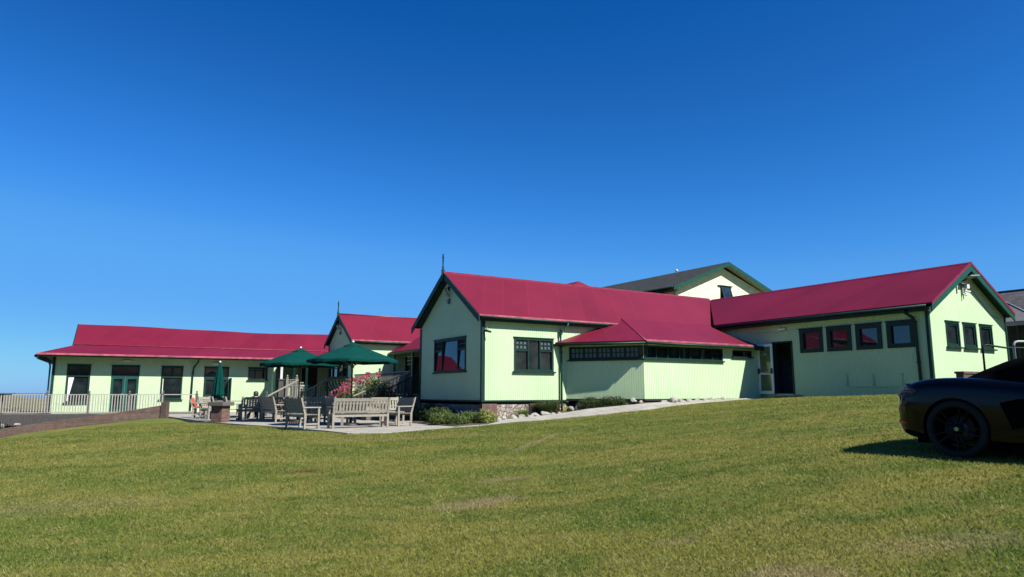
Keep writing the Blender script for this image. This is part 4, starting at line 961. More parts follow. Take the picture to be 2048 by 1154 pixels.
# tubular hand rails beside the ramp
def rail(pts, r, label, name='handrail'):
    b = Vector(pts[0]); t = thing(name, label, 'handrail', tuple(b), 0, 'tubular handrails behind the car')
    m = MB(); m.tube(pts, r, 8); m.build('rail', MT['shadegreen' if 'dark bent' in label else 'grey'], t); return t
def arcp(p, c, q, n=5):
    p, c, q = Vector(p), Vector(c), Vector(q); return [tuple((1 - s) ** 2 * p + 2 * s * (1 - s) * c + s * s * q) for s in [i / n for i in range(n + 1)]]
X0 = lambda px, Y: (px - 1024) / 1405 * Y
def Z0(py, Y): return EYE + (786 - py) / 1406 * Y
Y1, Y2 = 17.0, 15.4
a = (X0(1974, Y1), Y1, Z0(690, Y1)); b_ = (X0(2037, Y1), Y1 + .3, Z0(694, Y1))
rail([(a[0] + .0, Y1, 1.2), (a[0], Y1, a[2] - .12)] + arcp((a[0], Y1, a[2] - .10), (a[0], Y1, a[2]), (a[0] + .12, Y1, a[2])) + [b_, (b_[0] + 2.5, Y1 + .4, b_[2] - .02), (b_[0] + 2.5, Y1 + .4, 1.2)], .024, 'dark bent tube handrail in front of the right gable window')
a = (X0(2037, Y2), Y2, Z0(683, Y2))
rail([(a[0], Y2, 1.2), (a[0], Y2, a[2] - .12)] + arcp((a[0], Y2, a[2] - .10), (a[0], Y2, a[2]), (a[0] + .12, Y2, a[2])) + [(a[0] + 2.6, Y2 + .3, a[2]), (a[0] + 2.6, Y2 + .3, 1.2)], .026, 'grey bent tube handrail at the right edge, nearer than the dark one')

# ------------------------------------------------------------------ deck, railings, walls on the left
LD = Frame(-23.46, 35.5, 79.5)          # deck edge runs along local x
t = thing('timber_deck', 'raised grey timber deck in front of the far left wing', 'deck', tuple(LD(0, 0, .1)), R(LD.rz))
m = MB(LD); m.slab([(-9, -.12, PZ + .02), (7.4, -.12, PZ + .02), (7.4, 2.2, PZ + .02), (-2, 7, PZ + .02), (-9, 7, PZ + .02)], (0, 0, -.06)); m.build('deck_boards', MT['deckwood'], t)
m = MB(LD)
for i in range(150):
    x = -9 + i * .1; m.box(x, x + .088, -.16 - .004 * (i % 3), -.125, -.02, PZ + .0)
m.build('skirt_boards', MT['skirt'], t)
m = MB(LD); m.box(-9, 6.2, .5, .6, -1.6, PZ - .05); m.build('underside', MT['interior'], t)
t2 = thing('deck_railing', 'weathered timber balustrade with ball-topped posts along the far wing deck', 'railing', tuple(LD(0, -.05, PZ)), R(LD.rz))
m = MB(LD); m.box(-9, 7.1, -.085, -.015, PZ + .97, PZ + 1.01); m.build('top_rail', MT['palewood'], t2); m = MB(LD); m.box(-9, 7.1, -.075, -.025, PZ + .08, PZ + .12); m.build('bottom_rail', MT['teak'], t2)
bal = None
for i in range(104):
    x = -6.9 + i * .135
    if bal is None:
        m = MB(LD); m.box(x - .018, x + .018, -.066, -.034, PZ + .12, PZ + .97); bal = m.build('baluster', MT['palewood'], t2); b0 = x
    else:
        if i > 98: continue
        c = bal.copy(); COL.objects.link(c); c.parent = t2; c.location = (i * .135, 0, 0)
def ballpost(fr, x, y, z0, h, w_, parent, mat='deckwood', ball=.05):
    m = MB(fr); m.box(x - w_ / 2, x + w_ / 2, y - w_ / 2, y + w_ / 2, z0, z0 + h); m.box(x - w_ * .62, x + w_ * .62, y - w_ * .62, y + w_ * .62, z0 + h, z0 + h + .03)
    o = m.build('post', MT[mat], parent); q = MB(fr); q.lathe((x, y, z0 + h + .03), [(.03, 0), (.018, .02), (ball, .06), (ball, .09), (.025, .13), (.002, .135)], 10); q.build('ball_finial', MT[mat], o)
for x in (0.0, 1.95, 3.85, 5.45, 7.1): ballpost(LD, x, -.05, PZ - .3, 1.32, .10, t2)
m = MB(LD); m.box(-2.35, -1.98, -.25, .1, -.3, PZ + 1.02); m.slab([(-2.45, -.35, PZ + 1.02), (-1.55, -.35, PZ + 1.02), (-1.55, .2, PZ + 1.02), (-2.45, .2, PZ + 1.02)], (0, 0, .05)); m.build('post', MT['deckwood'], t2)
# low brown brick wall stepping up the bank towards the patio
BW = [(-24.5, 23.4, -.75, -.35), (-20.1, 27.05, -.32, .10), (-19.7, 28.1, -.14, .26), (-18.6, 29.2, .06, .50), (-17.0, 30.2, .24, .74), (-15.62, 31.75, .42, 1.06)]
t3 = thing('brick_wall', 'brown brick retaining wall climbing the bank below the deck', 'wall', (-17.0, 30.2, .2))
m = MB()
for (a, b) in zip(BW[:-1], BW[1:]):
    d = Vector((b[0] - a[0], b[1] - a[1])).normalized(); n = Vector((-d.y, d.x)) * .24
    m.hexa([(a[0], a[1], a[2] - .4), (b[0], b[1], b[2] - .4), (b[0] + n.x, b[1] + n.y, b[2] - .4), (a[0] + n.x, a[1] + n.y, a[2] - .4), (a[0], a[1], a[3]), (b[0], b[1], b[3]), (b[0] + n.x, b[1] + n.y, b[3]), (a[0] + n.x, a[1] + n.y, a[3])])
m.build('wall_body', MT['brickdark'], t3)
m = MB(); m.box(-15.72, -15.48, 31.55, 31.85, .2, 1.19); m.build('end_pier', MT['brickdark'], t3)

def rock(name, label, x, y, z, sx, sy, sz_, seed, group, mat='rock'):
    bm = bmesh.new(); bmesh.ops.create_icosphere(bm, subdivisions=3, radius=1)
    rr = random.Random(seed); dirs = [(Vector((rr.uniform(-1, 1), rr.uniform(-1, 1), rr.uniform(-1, 1))).normalized(), rr.uniform(.55, .9)) for _ in range(9)]
    for v in bm.verts:
        for d, k in dirs:
            h = v.co.dot(d)
            if h > k: v.co -= d * (h - k)
        v.co *= 1 + rr.uniform(-.012, .012)
        v.co = Vector((v.co.x * sx, v.co.y * sy, v.co.z * sz_ + sz_ * .55))
    me = bpy.data.meshes.new(name); bm.to_mesh(me); bm.free(); me.materials.append(MT[mat])
    for p in me.polygons: p.use_smooth = True
    o = bpy.data.objects.new(name, me); COL.objects.link(o); o.location = (x, y, z); o.rotation_euler = (0, 0, rr.uniform(0, 6))
    return tag(o, label, 'rock', group)
for i, (x, c) in enumerate(((-3.6, 'leftmost'), (-3.1, 'second from the left'), (-2.55, 'third from the left'), (-1.9, 'fourth from the left'), (-1.2, 'rightmost'))):
    p = LD(x * 1.0, -.1, 0); rock('rock', 'bright white rock under the deck edge, %s of five' % c, p.x, p.y, -.30 + .06 * i, .26 - .02 * i, .2, .17, 40 + i, 'white rocks under the deck')

# rockery at the foot of the near wing
RK = [(.30, -.62, .19, 'flat grey rock at the left end of the rockery'), (.62, -.55, .13, 'small pale rock on top of the left rockery stones'), (.80, -.78, .24, 'large square grey rock below the corner pier'), (1.12, -.42, .11, 'white-topped small rock beside the corner pier'), (1.18, -.70, .12, 'small grey stone wedged low between two rocks'), (1.42, -.40, .17, 'upright pointed grey rock in the rockery'), (1.55, -.72, .15, 'rounded pale rock left of the grass tuft'), (1.83, -.62, .20, 'long grey rock in front of the bright green tuft'), (2.28, -.55, .22, 'smooth oval cream rock at the middle of the rockery'), (2.66, -.50, .11, 'small cream stone right of the oval rock'), (2.92, -.50, .10, 'small stone in front of the long grass clump')]
def bedz(u, v): return float(np.interp(u, BED_U, BED_Z))
for i, (u, v, s_, lb) in enumerate(RK):
    p = M(u - .15, v - .2, 0); rock('rock', lb, p.x, p.y, bedz(u - .15, v - .2) - .02, s_ * 1.0, s_ * .75, s_ * .62, 60 + i, 'rockery stones')
RK2 = [(3.30, -.50, .13, 'small cream rock left of the downpipe foot'), (3.62, -.62, .16, 'grey rock at the foot of the downpipe'), (4.02, -.95, .15, 'square cream rock right of the downpipe'), (5.9, -2.62, .14, 'pale rock right of the low brick pier'), (6.25, -2.70, .19, 'tall cream rock under the sunlit lean-to wall'), (6.62, -2.66, .15, 'pale angular rock beside the tall cream one'), (7.0, -2.72, .14, 'round cream rock under the lean-to'), (7.5, -2.64, .11, 'small low rock under the lean-to, left of the flat ones'), (7.85, -2.66, .12, 'flat cream rock under the lean-to'), (8.25, -2.66, .12, 'flat rock nearest the footing post under the lean-to'), (8.95, -2.64, .12, 'last flat stone where the path meets the lean-to')]
for i, (u, v, s_, lb) in enumerate(RK2):
    p = M(u, v - .16, 0); rock('rock', lb, p.x, p.y, bedz(u, v) + .01, s_ * 1.35, s_ * .95, s_ * .95, 90 + i, 'rockery stones')
# rubble heap between the piers under the shaded lean-to wall
kk = 0
for i in range(17):
    s_ = .35 + i * .135; q_ = FW1(s_ + .3, -.02 - .1 * (i % 2), 0); zz = bedz(3.62 + .576 * (s_ + .3), 0)
    rock('rock', 'grey rubble stone packed under the shaded lean-to wall', q_.x, q_.y, zz - .02 + .09 * ((i * 7) % 3), .15, .13, .11, 120 + i, 'rubble under the lean-to')

# ------------------------------------------------------------------ garden furniture
def make_bench(Ln, sd=.50, h=.93, name='bench', label='', cat='bench', lattice=False, mat='teak', solid=False):
    """local x along the seat, back at y=0 leaning backwards, seat towards +y"""
    t = thing(name, label, cat)
    lw_ = .065
    for x in (0, Ln - lw_):
        m = MB(); m.hexa([(x, -.0, 0), (x + lw_, -.0, 0), (x + lw_, .06, 0), (x, .06, 0), (x, 0, .42), (x + lw_, 0, .42), (x + lw_, .065, .42), (x, .065, .42)])
        m.hexa([(x + .0005, .001, .42), (x + lw_ - .0005, .001, .42), (x + lw_ - .0005, .064, .42), (x + .0005, .064, .42), (x + .0005, -.13, h), (x + lw_ - .0005, -.13, h), (x + lw_ - .0005, -.085, h), (x + .0005, -.085, h)]); m.build('leg', MT[mat], t)
        m = MB(); m.box(x, x + lw_, sd - .06, sd, 0, .62); m.build('leg', MT[mat], t)
        m = MB(); m.hexa([(x - .015, -.05, .62), (x + lw_ + .015, -.05, .62), (x + lw_ + .015, sd + .03, .62), (x - .015, sd + .03, .62), (x - .01, -.05, .655), (x + lw_ + .01, -.05, .655), (x + lw_ + .01, sd + .035, .65), (x - .01, sd + .035, .65)]); m.build('armrest', MT[mat], t, .006)
        m = MB(); m.box(x + .01, x + lw_ - .01, .06, sd - .06, .12, .17); m.build('stretcher', MT[mat], t)
    m = MB()
    for k in range(6): y = .055 + k * (sd - .05) / 6; m.box(.005, Ln - .005, y, y + (sd - .05) / 6 - .018, .41, .43)
    m.box(lw_, Ln - lw_, sd - .045, sd - .012, .34, .405); m.box(lw_, Ln - lw_, .01, .05, .34, .405); m.build('seat', MT[mat], t)
    m = MB()
    def by(z): return -.13 * (z - .42) / (h - .42) + .02
    z0, z1 = .46, h - .02
    m.hexa([(lw_, by(z1 - .1), z1 - .10), (Ln - lw_, by(z1 - .1), z1 - .10), (Ln - lw_, by(z1 - .1) + .035, z1 - .10), (lw_, by(z1 - .1) + .035, z1 - .10), (lw_, by(z1), z1), (Ln - lw_, by(z1), z1), (Ln - lw_, by(z1) + .035, z1), (lw_, by(z1) + .035, z1)])
    m.hexa([(lw_, by(z0), z0), (Ln - lw_, by(z0), z0), (Ln - lw_, by(z0) + .03, z0), (lw_, by(z0) + .03, z0), (lw_, by(z0 + .07), z0 + .07), (Ln - lw_, by(z0 + .07), z0 + .07), (Ln - lw_, by(z0 + .07) + .03, z0 + .07), (lw_, by(z0 + .07) + .03, z0 + .07)])
    n_ = max(int((Ln - .13) / (.105 if not solid else .06)), 4); wd = (Ln - 2 * lw_) / n_
    sw = .62 if not solid else .80
    for k in range(n_):
        x = lw_ + wd * (k + .5)
        m.slab([(x - wd * sw / 2, by(z0 + .07) + .006, z0 + .07), (x + wd * sw / 2, by(z0 + .07) + .006, z0 + .07), (x + wd * sw / 2, by(z1 - .1) + .006, z1 - .1), (x - wd * sw / 2, by(z1 - .1) + .006, z1 - .1)], (0, .016, 0))
    if lattice:
        for z in (.58, .66, .74): m.box(lw_, Ln - lw_, by(z) - .006, by(z) + .03, z, z + .035)
    m.build('backrest', MT[mat], t)
    return t
def place(t, x, y, az, z=PZ):
    t.location = (x * .979, y, z + .002); t.rotation_euler = (0, 0, R(90 - az))
GB = 'weathered timber benches and chairs on the patio'
bA = make_bench(1.82, label='long weathered slatted bench with its back to the lawn, nearest the camera'); bA['group'] = GB; place(bA, -5.56, 21.42, 57.9)
bB = make_bench(1.30, name='garden_chair', label='wide weathered armchair turned away at the left of the nearest bench', cat='chair', solid=True); bB['group'] = GB
# heading of local x must put the seat (+y) towards +U: x axis az = facing + 90
place(bB, -7.22, 22.05, 138)
def cp(src, x, y, az, label): 
    o = dup(src, (x * .979, y, PZ + .002), R(90 - az), label, GB); return o
cp(bB, -3.34, 23.15, 327.9, 'wide weathered armchair facing left beside the near gable wall')
b = cp(bA, -4.15, 25.35, 237.9, 'weathered bench behind the near parasol table, facing the camera')
cp(bB, -9.75, 26.85, 138, 'shaded weathered bench seen from behind at the left of the middle parasol')
cp(bB, -6.75, 25.95, 327.9, 'shaded weathered bench between the two open parasols')
ch = make_bench(.66, name='garden_chair', label='pale lattice-backed chair facing the camera between two benches', cat='chair', lattice=True); ch['group'] = GB; place(ch, -6.75, 25.0, 237.9)
b = cp(bA, -10.90, 27.75, 57.9, 'weathered bench with its back to the lawn in front of the seated person')
cp(ch, -11.75, 28.25, 147.9, 'narrow weathered chair seen side-on left of the rear bench')
cp(ch, -11.95, 27.55, 150, 'weathered chair half hidden behind the brick planter')
cp(ch, -12.9, 29.6, 200, 'dark weathered chair behind the brick planter, near the closed parasol')
cp(ch, -3.5, 31.0, 237.9, 'grey lattice chair up on the steps below the second gable') if False else None
sc2 = dup(ch, tuple(M(-.75, 17.2, 1.02)), R(M.rz + 180), 'grey lattice-backed chair standing on the porch platform by the slanting trellis', GB)
# chair with coral cushions
kc = make_bench(.60, sd=.52, h=.80, name='garden_chair', label='pale chair with coral red cushions at the patio edge', cat='chair'); kc['group'] = GB
cu = thing('seat_cushion', 'coral red cushion set on the chair at the patio edge', 'cushion'); 
m = MB(); m.box(.07, .53, .07, .50, .432, .50); m.build('seat_pad', MT['cushion'], cu, .02); m = MB(); m.hexa([(.08, -.02, .5), (.52, -.02, .5), (.52, .07, .5), (.08, .07, .5), (.08, -.10, .86), (.52, -.10, .86), (.52, -.02, .86), (.08, -.02, .86)]); m.build('back_pad', MT['cushion'], cu, .02)
place(kc, -14.35, 31.2, 165); place(cu, -14.35, 31.2, 165)
cp(ch, -13.4, 31.3, 345, 'dark weathered chair facing the one with coral cushions')

def make_table(Lx, Ly, label, h=.74):
    t = thing('garden_table', label, 'table')
    m = MB(); n_ = int(Ly / .1)
    for k in range(n_): y = -Ly / 2 + k * Ly / n_; m.box(-Lx / 2, Lx / 2, y, y + Ly / n_ - .012, h - .03, h)
    m.box(-Lx / 2 + .06, -Lx / 2 + .1, -Ly / 2 + .02, Ly / 2 - .02, h - .1, h - .031); m.box(Lx / 2 - .1, Lx / 2 - .06, -Ly / 2 + .02, Ly / 2 - .02, h - .1, h - .031); m.build('table_top', MT['teak'], t)
    for sx in (-1, 1):
        for sy in (-1, 1):
            x, y = sx * (Lx / 2 - .12), sy * (Ly / 2 - .1); m = MB(); m.box(x - .035, x + .035, y - .035, y + .035, 0, h - .031); m.build('leg', MT['teak'], t)
    return t
GT = 'slatted timber tables on the patio'
tb = make_table(1.5, .95, 'slatted table under the near open parasol, ringed by benches'); tb['group'] = GT; tb.location = (-4.94, 23.55, PZ + .002); tb.rotation_euler = (0, 0, R(M.rz))
for x, y, lb in ((-8.1, 26.6, 'slatted table under the middle open parasol'), (-9.9, 29.0, 'pale sunlit table in front of the seated person'), (-12.1, 30.3, 'slatted table around the closed parasol pole')):
    dup(tb, (x * .979, y, PZ + .002), R(M.rz), lb, GT)

# parasols
def make_parasol(label, rad=1.52, zt=2.72, ze=2.16):
    t = thing('parasol', label, 'parasol')
    m = MB(); m.tube([(0, 0, .04), (0, 0, zt + .02)], .028, 10); m.build('pole', MT['deckwood'], t)
    m = MB(); m.ball((0, 0, zt + .07), .04, 10); m.build('finial', MT['white'], t)
    N = 8; m = MB(); rings = 7; pts = []
    for j in range(rings + 1):
        f = j / rings
        for k in range(N * 4):
            th = 2 * math.pi * k / (N * 4); c = abs(((k % 4) / 4) - .0); inn = min(k % 4, 4 - k % 4) / 2
            rr = rad * (.06 + .94 * f) * (1 - .05 * inn * f * 1.3); z = zt - (zt - ze) * (.06 + .94 * f) ** 1.08 - .035 * inn * f
            pts.append((rr * math.cos(th), rr * math.sin(th), z))
    n_ = N * 4; fc = []
    for j in range(rings):
        for k in range(n_): fc.append((j * n_ + k, (j + 1) * n_ + k, (j + 1) * n_ + (k + 1) % n_, j * n_ + (k + 1) % n_))
    m.add(pts, fc, True)
    low = [(p[0] * 1.0, p[1] * 1.0, p[2] - .07 - .015 * math.sin(i * 1.9)) for i, p in enumerate(pts[rings * n_:])]
    m.add(pts[rings * n_:] + low, [(k, n_ + k, n_ + (k + 1) % n_, (k + 1) % n_) for k in range(n_)])
    o = m.build('canopy', MT['canvas'], t); md = o.modifiers.new('solid', 'SOLIDIFY'); md.thickness = .006
    v = MB(); vp = []
    for f, z in ((.0, zt + .045), (.55, zt - .02), (1, zt - .085)):
        for k in range(16): th = 2 * math.pi * k / 16; rr = .03 + .30 * f * (1 - .1 * (k % 2)); vp.append((rr * math.cos(th), rr * math.sin(th), z - .02 * (k % 2) * f))
    v.add(vp, [(j * 16 + k, (j + 1) * 16 + k, (j + 1) * 16 + (k + 1) % 16, j * 16 + (k + 1) % 16) for j in range(2) for k in range(16)], True); vv = v.build('vent_cap', MT['canvas'], t); md = vv.modifiers.new('solid', 'SOLIDIFY'); md.thickness = .006
    for k in range(N):
        th = 2 * math.pi * k / N; c, s_ = math.cos(th), math.sin(th)
        m = MB(); m.bar((.04 * c, .04 * s_, zt - .09), (rad * .97 * c, rad * .97 * s_, ze - .02), .02, .025); m.build('rib', MT['deckwood'], t)
        m = MB(); m.bar((.04 * c, .04 * s_, zt - .75), (rad * .52 * c, rad * .52 * s_, zt - (zt - ze) * .52 - .06), .016, .02); m.build('strut', MT['deckwood'], t)
    m = MB(); m.lathe((0, 0, zt - .82), [(.05, 0), (.055, .05), (.05, .1)], 12); m.build('runner', MT['deckwood'], t)
    m = MB(); m.lathe((0, 0, 0), [(.30, 0), (.30, .05), (.26, .08), (.05, .10), (.045, .3)], 18); m.build('base', MT['black'], t)
    return t
pz = make_parasol('nearest open dark green parasol standing over the benches'); pz['group'] = 'green parasols'; pz.location = (-5.39, 23.6, PZ); pz.rotation_euler = (0, 0, R(8))
o = dup(pz, (-8.10, 26.7, PZ), R(38), 'farther open dark green parasol partly behind the nearest one', 'green parasols')
tc = thing('parasol', 'closed dark green parasol standing behind the brick planter', 'parasol', (0, 0, 0), 0, 'green parasols')
m = MB(); m.tube([(0, 0, 0), (0, 0, 2.34)], .026, 8); m.build('pole', MT['deckwood'], tc)
m = MB(); m.ball((0, 0, 2.40), .045, 10); m.build('finial', MT['white'], tc)
m = MB(); pts = []; prof = [(2.36, .03), (2.28, .07), (2.05, .15), (1.7, .19), (1.35, .22), (1.05, .25), (.86, .27)]
for z, r in prof:
    for k in range(32):
        th = 2 * math.pi * k / 32; rr = r * (1 + .32 * math.cos(th * 8) * min(1, (2.4 - z))); pts.append((rr * math.cos(th) * .8, rr * math.sin(th) * .8, z - (.10 * math.cos(th * 3 + 1) if z < 1 else 0)))
m.add(pts, [(j * 32 + k, (j + 1) * 32 + k, (j + 1) * 32 + (k + 1) % 32, j * 32 + (k + 1) % 32) for j in range(len(prof) - 1) for k in range(32)], True); o = m.build('canopy', MT['canvas'], tc); md = o.modifiers.new('solid', 'SOLIDIFY'); md.thickness = .008
m = MB(); m.lathe((0, 0, 0), [(.28, 0), (.28, .05), (.05, .09), (.045, .3)], 18); m.build('base', MT['black'], tc)
tc.location = (-12.62, 30.2, PZ)

# brick planter with timber cap
bp = Frame(-10.80, 26.15, 105)
t = thing('brick_planter', 'square red brick pillar with a thick weathered timber cap on the lawn edge', 'planter', tuple(bp(0, 0, gz(-10.95, 26.1))), R(bp.rz))
gz0 = gz(-10.95, 26.1); m = MB(bp); m.box(-.23, .23, -.23, .23, gz0 - .1, 1.13); m.build('brick_body', MT['brick'], t)
m = MB(bp); m.box(-.33, .33, -.33, .33, 1.131, 1.27); m.build('timber_cap', MT['deckwood'], t, .01)

# ------------------------------------------------------------------ porch and verandah railings, gate
def railing(fr, p, q, z0p, z0q, h, n_, label, name='railing', mat='deckwood', posts=(1, 1), cat='railing', bw=.03, toprail='teak'):
    a = fr(*p, z0p); t = thing(name, label, cat, tuple(a))
    b = fr(*q, z0q); m = MB(); m.bar(a + Vector((0, 0, h)), b + Vector((0, 0, h)), .075, .045); m.build('top_rail', MT[toprail], t)
    m = MB(); m.bar(a + Vector((0, 0, .1)), b + Vector((0, 0, .1)), .045, .05); m.build('bottom_rail', MT[mat], t)
    for i in range(n_):
        f = (i + .5) / n_; c = a.lerp(b, f); m = MB(); m.box(c.x - bw / 2, c.x + bw / 2, c.y - bw / 2, c.y + bw / 2, c.z + .12, c.z + h - .02); m.build('baluster', MT[mat], t)
    for k, e in ((posts[0], a), (posts[1], b)):
        if k: ballpost(ID, e.x, e.y, e.z, h + .08, .09, t, mat)
    return t
railing(M, (-.02, 12.9), (-.02, 9.55), DZ, DZ, .98, 26, 'close-set grey balustrade behind the pink hydrangea, left half', posts=(0, 1))
railing(M, (-.02, 9.5), (-.02, 6.1), DZ, DZ, .98, 26, 'close-set grey balustrade of the verandah beside the near gable', posts=(1, 1))
railing(M, (-.05, 6.05), (-2.3, 6.55), DZ, PZ, .95, 15, 'sloping handrail of the verandah steps beside the near gable', posts=(0, 0))
railing(M, (-.05, 5.35), (-2.0, 5.5), DZ, PZ + .1, .80, 14, 'dark sloping balustrade against the near gable wall', posts=(0, 0), mat='shadegreen', toprail='shadegreen')
t = thing('verandah_steps', 'timber steps up to the verandah beside the near gable', 'steps', tuple(M(-1.2, 5.9, PZ)))
m = MB(M)
for i in range(5): m.box(-2.1 + i * .42, -2.1 + (i + 1) * .42, 5.5, 6.05, PZ, PZ + .19 * (i + 1))
m.build('treads', MT['deckwood'], t)
railing(ID, X1(597, 35.6), X1(534, 33.2), PF, PZ - .02, .92, 9, 'pale sloping handrail of the far porch steps', posts=(0, 1))
railing(ID, X1(651, 36.3), X1(603, 34.6), PF, PZ + .15, .9, 12, 'dark sloping balustrade of the porch steps below the second gable', mat='shadegreen', posts=(0, 1), toprail='shadegreen')
gt = railing(ID, X1(573.5, 36.2), X1(592.5, 36.2), PF - .02, PF - .02, .95, 4, 'small pale gate of upright slats between two ball-topped posts', name='porch_gate', cat='gate', mat='teak', bw=.05)
m = MB()
for j in range(3): m.box(X1(574, 36.2)[0], X1(592, 36.2)[0], 36.17, 36.21, PF + .60 + j * .10, PF + .63 + j * .10)
m.build('fretwork', MT['teak'], gt)
railing(ID, X1(594, 36.2), X1(607, 36.3), PF - .02, PF - .02, .80, 3, 'short pale railing right of the porch gate', mat='teak', posts=(0, 0))
fp = thing('fence_panel', 'close-boarded grey fence panel left of the porch gate', 'fence', (*X1(566, 36.25), PZ))
m = MB(); x0_, x1_ = X1(557, 36.3)[0], X1(572.5, 36.3)[0]
for k in range(5): m.box(x0_ + (x1_ - x0_) * k / 5, x0_ + (x1_ - x0_) * (k + .93) / 5, 36.28, 36.31, PZ, PF + .92)
m.build('boards', MT['deckwood'], fp); m = MB(); m.box(x0_, x1_, 36.25, 36.34, PF + .921, PF + .97); m.build('top_rail', MT['deckwood'], fp)
t = thing('porch_steps', 'timber steps of the porch between the second gable and the far wing', 'steps', (*X1(590, 35), PZ))
m = MB()
for i in range(4): m.box(X1(560, 34.6)[0] + 0, X1(600, 34.6)[0], 34.5 + i * .42, 34.5 + (i + 1) * .42, PZ, PZ + .2 * (i + 1))
m.build('treads', MT['deckwood'], t)
# soil beds
m = MB(); bl = [(x, y, float(np.interp(M.loc(x, y)[0], BED_U, BED_Z))) for x, y in PATH_IN]
wl_ = [tuple(M(u, v, float(np.interp(u, BED_U, BED_Z)))) for u, v in ((-.02, 1.2), (0, .02), (.6, .02), (2.0, .02), (3.6, .0), (5.3, -2.2), (8.2, -2.2), (11.6, -2.2))]
for i in range(7): m.slab([bl[i], bl[i + 1], wl_[i + 1], wl_[i]], (0, 0, -.3))
m.slab([bl[0], wl_[0], tuple(M(0, 5.0, .56)), tuple(M(-1.3, 5.0, .56)), (-3.0, 24.4, .56)], (0, 0, -.3))
tag(m.build('flower_bed', MT['soil']), kind='structure')

# ------------------------------------------------------------------ plants
MT['leaf'] = m_leaf('garden_leaves', (.030, .065, .010), (.075, .115, .022), (.10, .13, .03))
MT['leafdk'] = m_leaf('dark_heather_leaves', (.016, .034, .008), (.045, .065, .014))
MT['leafyel'] = m_leaf('variegated_leaves', (.20, .22, .05), (.07, .12, .02), (.36, .34, .10))
MT['bladegr'] = m_leaf('ornamental_grass_blades', (.06, .10, .03), (.13, .16, .06))
MT['bladebr'] = m_leaf('bright_grass_blades', (.10, .17, .02), (.16, .21, .04))
MT['pink'] = m_leaf('pink_hydrangea_petals', (.26, .030, .060), (.50, .17, .20), (.42, .022, .045), .25)
MT['redfl'] = m_leaf('red_petals', (.55, .02, .03), (.42, .04, .07), None, .3)
def leaves(name, c, rad, n_, ls, mat, parent=None, seed=1, clump=6, flat=.0, fill=.55):
    g_ = np.random.default_rng(seed); k = max(3, int(clump))
    cen = g_.normal(size=(k, 3)); cen /= np.linalg.norm(cen, axis=1)[:, None]; cen *= (.35 + .45 * g_.random(k))[:, None]; cen[:, 2] = np.abs(cen[:, 2]) * .9
    idx = g_.integers(0, k, n_); d = g_.normal(size=(n_, 3)); d /= np.linalg.norm(d, axis=1)[:, None]
    P = cen[idx] + d * (fill * (.65 + .35 * g_.random(n_)))[:, None]
    keep = P[:, 2] > -.05; P = P[keep]; d = d[keep]; n2 = len(P)
    P = P * np.array(rad) + np.array(c)
    a = g_.normal(size=(n2, 3)); a /= np.linalg.norm(a, axis=1)[:, None]; a[:, 2] *= (1 - flat)
    b = np.cross(a, d + .3 * g_.normal(size=(n2, 3))); b /= np.linalg.norm(b, axis=1)[:, None] + 1e-9
    s_ = ls * (.6 + .7 * g_.random(n2))[:, None]
    V_ = np.stack([P - a * s_, P + b * s_ * .42, P + a * s_, P - b * s_ * .42], 1).reshape(-1, 3)
    me = bpy.data.meshes.new(name)
    if parent: V_ = V_ - np.array(parent.location)
    me.from_pydata(V_.tolist(), [], np.arange(n2 * 4).reshape(-1, 4).tolist()); me.materials.append(MT[mat])
    o = bpy.data.objects.new(name, me); COL.objects.link(o); o.parent = parent; return o
def bladeclump(name, c, rad, h, n_, mat, parent, seed=2, lean=.8, wd=.006):
    g_ = random.Random(seed); m = MB()
    for i in range(n_):
        a = g_.uniform(0, 2 * math.pi); r0 = rad * .35 * math.sqrt(g_.random()); L_ = h * g_.uniform(.6, 1.1); ln = lean * rad * g_.uniform(.3, 1.1)
        bx, by_ = c[0] + r0 * math.cos(a), c[1] + r0 * math.sin(a); nx, ny = -math.sin(a) * wd, math.cos(a) * wd; pr = None
        q = []
        for k in range(5):
            f = k / 4; x = bx + math.cos(a) * ln * f ** 1.6; y = by_ + math.sin(a) * ln * f ** 1.6; z = c[2] + L_ * (f - .38 * f ** 3); w2 = 1 - f * .9
            q += [(x - nx * w2, y - ny * w2, z), (x + nx * w2, y + ny * w2, z)]
        m.add(q, [(2 * k, 2 * k + 1, 2 * k + 3, 2 * k + 2) for k in range(4)])
    return m.build(name, MT[mat], parent, recalc=False)
def stems(t, c, rad, h, n_, mat='deckwood', seed=3):
    g_ = random.Random(seed); m = MB()
    for i in range(n_): a = g_.uniform(0, 6.28); m.tube([(c[0], c[1], c[2] - .05), (c[0] + rad[0] * .3 * math.cos(a), c[1] + rad[1] * .3 * math.sin(a), c[2] + h * .5), (c[0] + rad[0] * .6 * math.cos(a), c[1] + rad[1] * .6 * math.sin(a), c[2] + h * .85)], [.012, .008, .004], 5)
    return m.build('stem', MT[mat], t)
def shrub(name, label, u, v, rad, n_, ls, mat, seed, group='plants along the foot of the clubhouse', cat='shrub', z=None, clump=9, fill=.5):
    p = M(u, v, 0); z = bedz(u, v) if z is None else z
    t = thing(name, label, cat, (p.x, p.y, z), 0, group); stems(t, (p.x, p.y, z), rad, rad[2], 7, seed=seed)
    leaves('foliage', (p.x, p.y, z), rad, n_, ls, mat, t, seed, clump, fill=fill); return t
shrub('low_shrub', 'low spreading green shrub at the left end of the rockery', -1.25, .25, (.6, .5, .44), 3600, .032, 'leaf', 11)
shrub('low_shrub', 'wider mid-green shrub in the middle of the shaded corner bed', -.72, -.35, (.68, .55, .50), 4600, .030, 'leaf', 12)
shrub('variegated_shrub', 'yellow-edged variegated shrub beside the rockery stones', -.28, -.72, (.45, .38, .50), 2900, .036, 'leafyel', 13)
